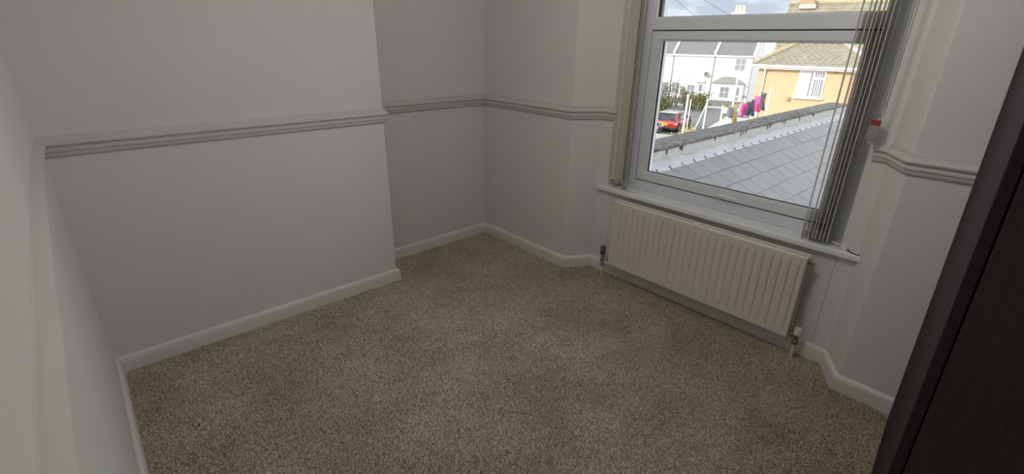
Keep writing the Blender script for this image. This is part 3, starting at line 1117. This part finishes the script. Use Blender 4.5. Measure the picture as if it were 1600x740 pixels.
def door(parent, x0, x1, z0, z1, yf=0.0):
    o = MB().box(x0, x1, yf - 0.06, yf + 0.02, z0, z1).build('front_door', 'house_trim', parent)
    MB().box(x0 + 0.15, x1 - 0.15, yf - 0.075, yf - 0.055, z0 + 0.95, z1 - 0.12).build('pane', 'glass_far', o)
    MB().box(x0 + 0.15, x1 - 0.15, yf - 0.075, yf - 0.055, z0 + 0.15, z0 + 0.8).build('door_panel', 'pipe_grey', o)
    return o


def terrace(u0, w, label):
    t = thing('terraced_house', W(u0, TV, GZ), label, 'house', rz=R(15), group='white terraced houses across the street')
    MB().box(0.002, w - 0.002, 0, 8, 0, EH).prism_x([(0.0, EH), (8.0, EH), (4.0, EH + 2.85)], 0.002, w - 0.002).build('walls', 'render_white', t)
    rm = MB()
    for (ya, za, yb, zb) in ((-0.25, EH - 0.10, 4.0, EH + 2.95), (8.25, EH - 0.10, 4.0, EH + 2.95)):
        rm.add([(0.001, ya, za), (w - 0.001, ya, za), (w - 0.001, yb, zb), (0.001, yb, zb),
                (0.001, ya, za + 0.08), (w - 0.001, ya, za + 0.08), (w - 0.001, yb, zb + 0.08), (0.001, yb, zb + 0.08)],
               [(0, 1, 2, 3), (4, 5, 6, 7), (0, 1, 5, 4), (1, 2, 6, 5), (2, 3, 7, 6), (3, 0, 4, 7)])
    rm.build('roof', 'terrace_slate', t)
    MB().box(0.05, w - 0.05, -0.28, -0.02, EH - 0.28, EH - 0.1).build('cornice', 'house_trim', t)
    # raised party parapet on the right edge, going up the slope
    pp = MB()
    pp.prism_x([(-0.30, EH - 0.25), (-0.30, EH + 0.30), (0.15, EH + 0.45), (4.0, EH + 3.30), (4.0, EH + 2.8)], w - 0.15, w + 0.14)
    pp.build('party_parapet', 'parapet_paint', t)
    MB().tube([(w - 0.02, -0.10, EH - 0.3), (w - 0.02, -0.10, 0.1)], 0.06, 8).build('downpipe', 'pipe_grey', t)
    return t


tA = terrace(-12.81, 4.33, 'right-hand white terraced house with slate bay canopy and chimney')
sash_window(tA, 2.32, 3.59, 3.9, 5.35, curtain=False)
sash_window(tA, 0.83, 1.9, 3.85, 5.28, curtain=True)
MB().box(0.30, 3.80, -0.55, 0.0, 0, 2.5).build('bay', 'render_white', tA)
cn = MB()
cn.add([(0.12, -0.80, 2.48), (3.96, -0.80, 2.48), (3.96, 0.0, 2.48), (0.12, 0.0, 2.48), (1.20, 0.0, 3.22), (2.75, 0.0, 3.22)],
       [(0, 1, 2, 3), (0, 1, 5, 4), (1, 2, 5), (3, 0, 4), (2, 3, 4, 5)])
cn.build('bay_canopy', 'canopy_slate', tA)
sash_window(tA, 1.20, 2.37, 0.72, 2.13, yf=-0.56)
door(tA, 2.76, 3.62, 0.2, 2.2, yf=-0.56)
MB().lathe([(0.16, 0.0), (0.16, -0.05), (0.11, -0.07)], (4.05, -0.01, 1.05), 14, axis='y').build('wall_plaque', 'pipe_grey', tA)
chA = MB().box(0.45, 1.90, 3.3, 4.7, EH + 1.8, EH + 4.7).box(0.37, 1.98, 3.23, 4.77, EH + 4.55, EH + 4.78).build('chimney', 'chimney_render', tA)
for x in (0.78, 1.16, 1.56):
    MB().lathe([(0.21, 0), (0.19, 0.15), (0.17, 0.65), (0.20, 0.69), (0.20, 0.78)], (x, 4.0 + 0.1 * math.sin(x * 9), EH + 4.78), 12).build('chimney_pot', 'chimney_pot', chA, smooth=True)
tB = terrace(-17.74, 4.93, 'middle white terraced house with a satellite dish beside its downpipe')
sash_window(tB, 0.75, 1.87, 3.7, 5.2, curtain=True)
sash_window(tB, 2.93, 3.95, 3.7, 5.2, curtain=True)
sash_window(tB, 2.05, 3.11, 0.63, 2.12)
sash_window(tB, 0.15, 1.15, 0.85, 2.33)
door(tB, 3.42, 4.10, 0.35, 2.28)
MB().box(3.25, 4.28, -0.35, 0.0, 2.42, 2.58).box(3.25, 3.36, -0.12, 0, 0.2, 2.42).box(4.17, 4.28, -0.12, 0, 0.2, 2.42).build('porch_hood', 'parapet_paint', tB)
ds = MB().lathe([(0.02, -0.10), (0.16, -0.16), (0.30, -0.27), (0.32, -0.27), (0.17, -0.14), (0.03, -0.06)], (4.3, -0.15, 3.38), 16, axis='y').build('satellite_dish', 'canopy_slate', tB, smooth=True)
MB().tube([(4.3, -0.2, 3.30), (4.3, -0.6, 3.25)], 0.02, 6).tube([(4.3, -0.2, 3.36), (4.3, 0.0, 3.30)], 0.03, 6).build('dish_arm', 'pipe_grey', ds)
tC = terrace(-24.0, 6.26, 'left-hand white terraced house half hidden behind the bare shrub')
sash_window(tC, 5.1, 6.0, 0.8, 2.26)
sash_window(tC, 3.2, 4.2, 0.8, 2.26)
sash_window(tC, 4.6, 5.6, 3.7, 5.2, curtain=True)
sash_window(tC, 1.6, 2.6, 3.7, 5.2, curtain=True)
door(tC, 1.6, 2.5, 0.2, 2.25)

# low front garden walls
gw = thing('garden_wall', W(-16.0, 61.6, GZ), 'low dark stone front garden wall below the white houses', 'wall', rz=R(15))
MB().box(-9, 8.2, 0, 0.3, 0, 0.75).build('wall_body', 'garden_stone', gw)
MB().box(-9.05, 8.25, -0.04, 0.34, 0.75, 0.85).build('wall_coping', 'paving', gw)


# ------------------------------------------------------------------ outside: planting
def shrub(name, loc, label, size, n, leaf, lm, stems, group=None, seed=1, cat='shrub', shape=1.0):
    rnd = random.Random(seed)
    t = thing(name, loc, label, cat, group=group)
    bm_ = MB()
    ends = []
    for i in range(stems):
        a = rnd.uniform(0, 2 * math.pi)
        p = Vector((rnd.uniform(-.35, .35) * size[0], rnd.uniform(-.35, .35) * size[1], 0))
        pts = [p.copy()]
        d = Vector((math.cos(a) * 0.35, math.sin(a) * 0.35, 1))
        for k in range(5):
            d += Vector((rnd.uniform(-.35, .35), rnd.uniform(-.35, .35), rnd.uniform(-.15, .1)))
            p = p + Vector((d.x * size[0] * 0.12, d.y * size[1] * 0.12, abs(d.z) * size[2] * 0.21))
            pts.append(p.copy())
            ends.append(p.copy())
        bm_.tube(pts, [0.055, 0.045, 0.036, 0.028, 0.02, 0.012], 5)
    bm_.build('stem', 'bark', t)
    lb = MB()
    for i in range(n):
        if ends and rnd.random() < 0.55:
            c = rnd.choice(ends) + Vector([rnd.gauss(0, .18) for _ in range(3)])
        else:
            th, ph, rr = rnd.uniform(0, 6.283), rnd.uniform(-0.3, 1.0), rnd.uniform(0.3, 1) ** 0.5
            c = Vector((math.cos(th) * size[0] * 0.5 * rr * math.sqrt(max(0, 1 - ph * ph * 0.6)), math.sin(th) * size[1] * 0.5 * rr * math.sqrt(max(0, 1 - ph * ph * 0.6)),
                        size[2] * (0.42 + 0.52 * ph * rr * shape)))
        if c.z < 0.05:
            c.z = 0.05
        e = Euler((rnd.uniform(0, 6.3), rnd.uniform(0, 6.3), rnd.uniform(0, 6.3))).to_matrix()
        l = leaf * rnd.uniform(0.6, 1.4)
        lb.add([c + e @ Vector(q) for q in ((-l, 0, 0), (0, -l * 0.5, 0.02), (l, 0, 0), (0, l * 0.5, 0.02))], [(0, 1, 2, 3)])
    f = lb.build('foliage', lm, t)
    f['kind'] = 'stuff'
    return t


shrub('bare_shrub', W(-15.9, 58.0), 'sprawling thin twiggy shrub beyond the red car', (3.4, 2.4, 2.9), 520, 0.08, 'twig_leaf', 30, seed=4)
shrub('hedge_bank', W(-16.8, 53.5), 'low olive hedge bank at left behind the red car', (5.0, 2.0, 1.3), 2600, 0.13, 'hedge_leaf', 8, seed=5, cat='hedge')
shrub('green_hedge', W(-12.6, 57.0), 'rounded green garden hedge in front of the middle white house', (2.9, 1.4, 1.75), 2800, 0.10, 'hedge_leaf', 8, seed=6, cat='hedge')
shrub('yellow_shrub', Vector((-9.45, 21.6, -3.7)), 'pale yellow shrub at the foot of white posts', (1.3, 0.9, 0.80), 900, 0.05, 'yellow_leaf', 8, seed=8)


# ------------------------------------------------------------------ outside: cars
def lerp_sec(x, hw, z0, z1, tum=0.9, n=3):
    """closed car cross-section at station x"""
    return [(x, -hw * 0.92, z0), (x, hw * 0.92, z0), (x, hw, z0 + (z1 - z0) * 0.25), (x, hw * 0.99, z0 + (z1 - z0) * 0.7),
            (x, hw * tum, z1), (x, -hw * tum, z1), (x, -hw * 0.99, z0 + (z1 - z0) * 0.7), (x, -hw, z0 + (z1 - z0) * 0.25)]


def wheel(parent, x, y, r):
    s = 1 if y > 0 else -1
    o = MB().lathe([(r * 0.62, -0.11), (r * 0.92, -0.11), (r, -0.07), (r, 0.07), (r * 0.92, 0.11), (r * 0.62, 0.11)], (x, y, r), 24, axis='y').build('wheel', 'tyre', parent, smooth=True)
    rm = MB().lathe([(r * 0.64, s * 0.085), (r * 0.60, s * 0.10), (r * 0.5, s * 0.098)], (x, y, r), 20, axis='y')
    for k in range(5):
        a = k * 2 * math.pi / 5
        rm.tube([(x, y + s * 0.105, r), (x + math.cos(a) * r * 0.58, y + s * 0.11, r + math.sin(a) * r * 0.58)], 0.035, 5)
    rm.build('rim', 'alloy', o)


def car(name, loc, az, label, paint, dims, suv=True):
    """local +x is forward"""
    Lc, Wc, Hc = dims
    t = thing(name, loc, label, 'car', rz=math.pi / 2 - az)
    hw, belt = Wc / 2, Hc * 0.60
    l2 = Lc / 2
    gc = 0.24 if suv else 0.18
    body = [lerp_sec(-l2, hw * 0.90, gc + 0.15, belt * 0.86), lerp_sec(-l2 + 0.10, hw * 0.97, gc, belt * 0.97), lerp_sec(-l2 * 0.6, hw, gc - .02, belt),
            lerp_sec(0, hw, gc - .02, belt * 0.985), lerp_sec(l2 * 0.42, hw, gc - .02, belt * 0.96), lerp_sec(l2 * 0.80, hw * 0.97, gc, belt * 0.90),
            lerp_sec(l2 - 0.10, hw * 0.90, gc + 0.02, belt * 0.80), lerp_sec(l2, hw * 0.80, gc + 0.12, belt * 0.62)]
    MB().loft(body).build('body', paint, t, bevel=0.04, smooth=True)

    def cab(sc, zt0, zt1, xs):
        return [[(x, -w_ * a, z0), (x, w_ * a, z0), (x + dx, w_ * b, z1), (x + dx, -w_ * b, z1)] for x, dx, w_, a, b, z0, z1 in xs]
    rear = -l2 + 0.10
    secs = []
    tp = Hc - 0.05
    # glasshouse
    gh = MB()
    gx = [(rear + 0.02, 0.93, belt * 0.94), (rear + 0.42, 0.80, tp - 0.02), (l2 * 0.12, 0.80, tp), (l2 * 0.50, 0.93, belt * 0.93)]
    bot = [(-hw * 0.95), hw * 0.95]
    gh.add([(rear + 0.02, -hw * 0.93, belt * 0.93), (rear + 0.02, hw * 0.93, belt * 0.93), (l2 * 0.52, hw * 0.93, belt * 0.93), (l2 * 0.52, -hw * 0.93, belt * 0.93),
            (rear + 0.36, -hw * 0.77, tp), (rear + 0.36, hw * 0.77, tp), (l2 * 0.10, hw * 0.77, tp), (l2 * 0.10, -hw * 0.77, tp)],
           [(0, 1, 2, 3), (4, 5, 6, 7), (0, 1, 5, 4), (1, 2, 6, 5), (2, 3, 7, 6), (3, 0, 4, 7)])
    gh.build('glasshouse', 'car_glass', t, bevel=0.05, smooth=True)
    rp = MB()
    rp.add([(rear + 0.26, -hw * 0.79, tp - 0.02), (rear + 0.26, hw * 0.79, tp - 0.02), (l2 * 0.13, hw * 0.79, tp - 0.02), (l2 * 0.13, -hw * 0.79, tp - 0.02),
            (rear + 0.30, -hw * 0.70, Hc), (rear + 0.30, hw * 0.70, Hc), (l2 * 0.06, hw * 0.70, Hc), (l2 * 0.06, -hw * 0.70, Hc)],
           [(0, 1, 2, 3), (4, 5, 6, 7), (0, 1, 5, 4), (1, 2, 6, 5), (2, 3, 7, 6), (3, 0, 4, 7)])
    rp.build('roof', 'car_roof' if suv else paint, t, bevel=0.02, smooth=True)
    for s in (-1, 1):
        for xb, xt, wd_ in ((rear + 0.06, rear + 0.38, 0.06), (rear + 1.05, rear + 1.12, 0.05), (l2 * 0.50, l2 * 0.11, 0.05)):
            MB().tube([(xb, s * hw * 0.935, belt * 0.93), (xt, s * hw * 0.775, tp)], wd_, 6).build('pillar', paint, t)
        tl_ = MB().box(-l2 - 0.015, -l2 + 0.14, s * hw * 0.91 - 0.19, s * hw * 0.91 + 0.06, belt * 0.70, belt * 0.86).build('tail_lamp', 'tail_lamp', t, bevel=0.02)
        MB().box(l2 - 0.22, l2 - 0.02, s * hw * 0.78 - 0.2, s * hw * 0.78 + 0.10, belt * 0.66, belt * 0.78).build('headlamp', 'net_curtain', t, bevel=0.03)
        MB().box(l2 * 0.40, l2 * 0.40 + 0.12, s * hw * 1.0 - 0.02 * s, s * (hw * 1.0 + 0.2), belt * 0.95, belt * 0.95 + 0.15).build('door_mirror', paint, t, bevel=0.02)
    MB().box(-l2 - 0.05, -l2 + 0.25, -hw * 0.93, hw * 0.93, gc - 0.01, gc + 0.22).build('rear_bumper', 'bumper_black' if suv else paint, t, bevel=0.03)
    MB().box(-l2 - 0.03, -l2 + 0.02, -0.30, 0.30, belt * 0.62, belt * 0.62 + 0.15).build('number_plate', 'plate_yellow', t)
    r = 0.37 if suv else 0.30
    for x in (-l2 + 0.90, l2 - 0.92):
        for s in (-1, 1):
            MB().lathe([(r * 1.15, -0.02), (r * 1.15, 0.02)], (x, s * (hw - 0.015), r), 20, axis='y').build('wheel_arch', 'bumper_black', t)
            wheel(t, x, s * (hw - 0.10), r)
    return t


car('red_car', (-19.05, 36.45, GZ), R(-11.5), 'red off-road car with dark glass and yellow rear plate', 'car_red', (4.6, 1.98, 1.56))
car('silver_car', (-18.70, 31.50, GZ), R(-11.5), 'silver small car partly hidden by the window frame', 'car_silver', (4.0, 1.72, 1.42), suv=False)


# ------------------------------------------------------------------ outside: posts, washing line and laundry
def post(loc, h, r, label, brace=None):
    t = thing('white_post', loc, label, 'post', group='white posts in the yard')
    MB().tube([(0, 0, 0), (0, 0, h)], [r, r * 0.9], 10).build('pole', 'pole_white', t, smooth=True)
    MB().lathe([(r * 1.3, 0), (r * 1.3, 0.05), (r * 0.5, 0.09)], (0, 0, h - 0.01), 10).build('cap', 'pole_white', t)
    if brace:
        MB().tube([brace, (0, 0, h - 0.12)], r * 0.6, 8).build('brace', 'pole_white', t, smooth=True)
    return t


YZ = -3.7
post((-11.02, 23.39, YZ), 2.40, 0.062, 'thick white post nearest the red car')
post((-11.33, 24.36, YZ), 2.06, 0.034, 'slim white post just right of the thick one')
post((-9.66, 22.96, YZ), 2.31, 0.045, 'white post with slanting brace', brace=(-0.36, -0.18, 0.80))
post((-6.52, 18.90, YZ), 3.86, 0.040, 'tall white clothes prop amid the laundry')

LA, LB = Vector((-5.45, 15.65, -0.80)), Vector((-6.76, 23.35, -0.55))


def line_pt(t):
    p = LA.lerp(LB, t)
    p.z -= 0.22 * math.sin(math.pi * min(1, t * 1.0)) * (1.0 - 0.2 * t)
    return p


wl2 = thing('washing_line', LA.lerp(LB, 0.5) - Vector((0, 0, 3.1)), 'sagging washing line strung across the yard', 'line')
base = LA.lerp(LB, 0.5) - Vector((0, 0, 3.1))
MB().tube([line_pt(i / 16) - base for i in range(17)], 0.012, 6).build('cord', 'line_cord', wl2)
MB().tube([LA - base + Vector((0, 0, 0.1)), Vector((LA.x, LA.y, YZ)) - base], 0.03, 8).build('line_post', 'pole_white', wl2)
MB().tube([LB - base + Vector((0, 0, 0.1)), Vector((LB.x, LB.y, YZ)) - base], 0.03, 8).build('line_post', 'pole_white', wl2)


def garment(t, w, h, m, label, kind, name, seed):
    rnd = random.Random(seed)
    p = line_pt(t)
    d = (LB - LA).normalized()
    rz = math.atan2(d.y, d.x)
    if kind == 'trousers':
        out = [(-.5, 0), (.5, 0), (.56, -.5), (.5, -1), (.1, -1), (.02, -.42), (-.06, -.42), (-.12, -1), (-.52, -1), (-.56, -.5)]
    elif kind == 'shirt':
        out = [(-.28, 0), (.28, 0), (.62, -.10), (.56, -.38), (.36, -.30), (.38, -1), (-.38, -1), (-.36, -.30), (-.56, -.38), (-.62, -.10)]
    elif kind == 'sock':
        out = [(-.3, 0), (.3, 0), (.3, -.7), (.7, -.85), (.6, -1), (-.2, -1), (-.35, -.8)]
    else:
        out = [(-.5, 0), (.5, 0), (.48, -.5), (.55, -1), (-.45, -.97), (-.52, -.5)]
    import bmesh
    bm = bmesh.new()
    vs_ = [bm.verts.new((x * w, 0, z * h)) for x, z in out]
    bm.faces.new(vs_)
    bmesh.ops.triangulate(bm, faces=bm.faces)
    for _ in range(3):
        bmesh.ops.subdivide_edges(bm, edges=bm.edges, cuts=1, use_grid_fill=True)
    ph = rnd.uniform(0, 6)
    for v in bm.verts:
        k = -v.co.z / h
        v.co.y += (0.05 * math.sin(v.co.x / w * 11 + ph) * (0.3 + k) + 0.06 * k * math.sin(v.co.z * 4 + ph))
        v.co.x += 0.03 * math.sin(v.co.z * 5 + ph)
    me = bpy.data.meshes.new(name)
    bm.to_mesh(me)
    bm.free()
    me.materials.append(MATS[m])
    for q in me.polygons:
        q.use_smooth = True
    o = bpy.data.objects.new(name, me)
    COL.objects.link(o)
    o.location = p
    o.rotation_euler = (0, 0, rz + rnd.uniform(-0.25, 0.25) + 0.55)
    sm = o.modifiers.new('thickness', 'SOLIDIFY')
    sm.thickness = 0.012
    tag(o, label, 'laundry', 'laundry on the washing line')
    for s in (-1, 1):
        MB().box(-0.012, 0.012, -0.015, 0.015, -0.04, 0.05).build('clothes_peg', 'cloth_tan', o, loc=(s * w * 0.25, 0, 0))
    return o


garment(0.055, 0.16, 0.20, 'cloth_white', 'white sock at the left end of the washing line', 'sock', 'sock', 1)
garment(0.145, 0.36, 0.42, 'cloth_mauve', 'dull mauve top on the washing line left of the olive trousers', 'shirt', 'shirt', 2)
garment(0.235, 0.40, 0.66, 'cloth_olive', 'olive brown trousers on the washing line', 'trousers', 'trousers', 3)
garment(0.335, 0.40, 0.44, 'cloth_silver', 'pale grey cloth between olive trousers and pink top', 'towel', 'towel', 4)
garment(0.405, 0.34, 0.56, 'cloth_pink', 'bright pink top between pale grey cloth and charcoal trousers', 'shirt', 'shirt', 5)
garment(0.495, 0.50, 0.56, 'cloth_charcoal', 'charcoal trousers between pink top and navy shirt', 'trousers', 'trousers', 6)
garment(0.60, 0.56, 0.72, 'cloth_navy', 'navy shirt in the middle of the right half of the washing line', 'shirt', 'shirt', 7)
garment(0.705, 0.42, 0.70, 'cloth_magenta', 'magenta patterned towel right of the navy shirt', 'towel', 'towel', 8)
garment(0.83, 0.72, 0.80, 'cloth_slate', 'dark slate sheet at the right end of the washing line', 'towel', 'sheet', 9)

# ------------------------------------------------------------------ outside: orange house
OV, OG = 30.0, -4.9
oh = thing('orange_house', W(0, OV, OG), 'orange rendered house with hipped tiled roof and white gutter', 'house', rz=R(15))
OZ = lambda z: z - OG            # world height to local
EZ = OZ(0.33)
OL, ORr, AX = -3.56, 1.35, -1.0
wm = MB().box(OL, ORr, 0, 4.5, 0, EZ).box(-3.2, 9.0, 3.6, 11.0, 0, EZ)
wm.prism_x([(3.6, EZ), (11.0, EZ), (7.3, OZ(3.55))], -3.2, 9.0)
wm.build('walls', 'orange_render', oh)


def tiled(quad, name, m, parent, rows, tile=0.30):
    """real courses of profiled tiles on a (possibly triangular) slope: quad = eave left, eave right, top right, top left"""
    a, b, c, d = [Vector(q) for q in quad]
    nrm = (b - a).cross(d - a).normalized()
    if nrm.z < 0:
        nrm = -nrm
    mb = MB()
    for r in range(rows):
        t0, t1 = r / rows, (r + 1) / rows + 0.25 / rows
        t1 = min(t1, 1.0)
        l0, r0 = a.lerp(d, t0), b.lerp(c, t0)
        l1, r1 = a.lerp(d, t1), b.lerp(c, t1)
        nseg = max(1, int((r0 - l0).length / tile)) * 4
        row = []
        for i in range(nseg + 1):
            h = (0.0, 0.022, 0.026, 0.006)[i % 4]
            k = i / nseg
            row.append((l0.lerp(r0, k) + nrm * (0.045 + h), l1.lerp(r1, k) + nrm * (0.02 + h * 0.9)))
        vs_, fs = [], []
        for p, q in row:
            vs_ += [p, q, p - nrm * 0.05]
        for i in range(nseg):
            o_ = i * 3
            fs += [(o_, o_ + 3, o_ + 4, o_ + 1), (o_ + 2, o_ + 5, o_ + 3, o_)]
        mb.add(vs_, fs)
    o = mb.build(name, m, parent)
    o['kind'] = 'stuff'
    return o


AP = (AX, 2.7, OZ(2.05))
ov = 0.30
eL, eR = (OL - ov, -ov, EZ + 0.05), (ORr + ov, -ov, EZ + 0.05)
rfm = MB()
bk = (AX, 6.5, OZ(2.05))
bL, bR = (OL - ov, 6.5, EZ + 0.05), (ORr + ov, 6.5, EZ + 0.05)
rfm.add([eL, eR, AP, bk, bL, bR], [(0, 1, 2), (0, 2, 3, 4), (1, 5, 3, 2), (0, 4, 5, 1)])
rfm.build('wing_roof', 'roof_tile', oh)
tiled([eL, eR, AP, AP], 'roof_tiles', 'roof_tile', oh, 16)
tiled([bL, eL, AP, bk], 'roof_tiles', 'roof_tile', oh, 16)
tiled([eR, bR, bk, AP], 'roof_tiles', 'roof_tile', oh, 16)
# main roof behind
mz = OZ(3.7)
m0, m1 = -3.45, 9.2
MB().prism_x([(3.3, EZ + 0.03), (7.3, mz), (11.3, EZ + 0.03)], m0, m1).build('main_roof', 'roof_tile', oh)
tiled([(m0, 3.3, EZ + 0.03), (m1, 3.3, EZ + 0.03), (m1, 7.3, mz), (m0, 7.3, mz)], 'roof_tiles', 'roof_tile', oh, 22)


def ridge_line(a, b, m, name, n):
    a, b = Vector(a), Vector(b)
    for i in range(n):
        p, q = a.lerp(b, i / n), a.lerp(b, (i + 0.97) / n)
        MB().tube([p + Vector((0, 0, 0.10)), q + Vector((0, 0, 0.10))], [0.13, 0.11], 8).build(name, m, oh, smooth=True)


ridge_line(eL, AP, 'lichen_tile', 'hip_tile', 11)
ridge_line(eR, AP, 'hip_pale', 'hip_tile', 11)
ridge_line((m0, 7.3, mz), (m1, 7.3, mz), 'lichen_tile', 'ridge_tile', 22)
# gutter, fascia, pipes
MB().box(OL - ov + 0.02, ORr + ov - 0.02, -ov - 0.03, -ov + 0.02, EZ - 0.12, EZ + 0.06).build('fascia', 'house_trim', oh)
MB().box(OL - ov + 0.02, ORr + ov - 0.02, -ov, 0.0, EZ - 0.13, EZ - 0.10).build('soffit', 'house_trim', oh)
MB().tube([(OL - ov - 0.05, -ov - 0.09, EZ + 0.02), (ORr + ov, -ov - 0.09, EZ + 0.0)], 0.065, 8).build('gutter', 'house_trim', oh)
MB().tube([(-3.24, -0.30, EZ - 0.05), (-3.24, -0.10, EZ - 0.3), (-3.24, -0.10, 0.05)], 0.05, 8).build('downpipe', 'house_trim', oh)
tag(MB().tube([(0.74, -0.30, EZ - 0.05), (0.74, -0.10, EZ - 0.3), (0.74, -0.10, 0.05)], 0.06, 8).build('downpipe', 'orange_brick', oh), 'brown downpipe near right corner')
# window with vertical blinds
wx0, wx1, wz0, wz1 = -1.62, -0.42, OZ(-1.14), OZ(0.17)
fm2 = MB()
frame_ring(fm2, (wx0, wx1, wz0, wz1), (wx0 + 0.07, wx1 - 0.07, wz0 + 0.07, wz1 - 0.07), -0.05, 0.06)
fm2.box(-1.00, -0.90, -0.05, 0.05, wz0 + 0.07, wz1 - 0.07).box(-0.90, wx1 - 0.07, -0.05, 0.05, wz0 + 0.90, wz0 + 1.02)
fm2.box(wx0 - 0.08, wx1 + 0.08, -0.14, 0.0, wz0 - 0.07, wz0)
ow = fm2.build('window', 'house_trim', oh)
for dims in ((wx0 + 0.07, -1.00, wz0 + 0.07, wz1 - 0.07), (-0.90, wx1 - 0.07, wz0 + 0.07, wz0 + 0.90), (-0.90, wx1 - 0.07, wz0 + 1.02, wz1 - 0.07)):
    MB().box(dims[0], dims[1], -0.008, -0.004, dims[2], dims[3]).build('pane', 'glass_far', ow)
for i in range(11):
    x = wx0 + 0.10 + i * 0.1 + (0.12 if i > 4 else 0)
    if x < wx1 - 0.1:
        MB().box(x - (0.042 if i < 5 else 0.018), x + (0.042 if i < 5 else 0.018), -0.018, -0.012, wz0 + 0.08, wz1 - 0.08).build('blind_strip', 'house_trim', ow)
MB().box(-1.95, -1.80, -0.14, 0.0, OZ(-1.36), OZ(-1.16)).build('lamp_box', 'orange_brick', oh, bevel=0.02)
MB().box(-0.14, 0.08, -0.02, 0.0, OZ(0.09), OZ(0.18)).build('air_vent', 'orange_brick', oh)
# chimney on the main ridge
ck = MB().box(-2.75, -2.05, 6.9, 7.7, mz - 0.8, mz + 1.5).build('chimney', 'orange_brick', oh)
MB().box(-2.85, -1.95, 6.75, 7.85, mz - 0.25, mz + 0.0).build('chimney_flashing', 'hip_pale', ck)
MB().box(-2.82, -1.98, 6.83, 7.77, mz + 1.42, mz + 1.56).build('chimney_cap', 'chimney_render', ck)

# overhead wires
for i, (a, b, lb) in enumerate((((-18.6, 31.7, 4.95), (-14.6, 34.0, 1.6), 'left of two thin overhead wires crossing the sky'),
                                ((-17.2, 32.6, 4.85), (-12.6, 34.8, 2.2), 'right of two thin overhead wires crossing the sky'))):
    a, b = Vector(a), Vector(b)
    a2 = a + (a - b) * 2.0
    pts = []
    for k in range(13):
        pts.append(a2.lerp(b, k / 12))
    tag(MB().tube([p - a2 for p in pts], 0.014, 5).build('overhead_wire', 'wire', None, loc=a2), lb, 'wire', 'overhead wires')
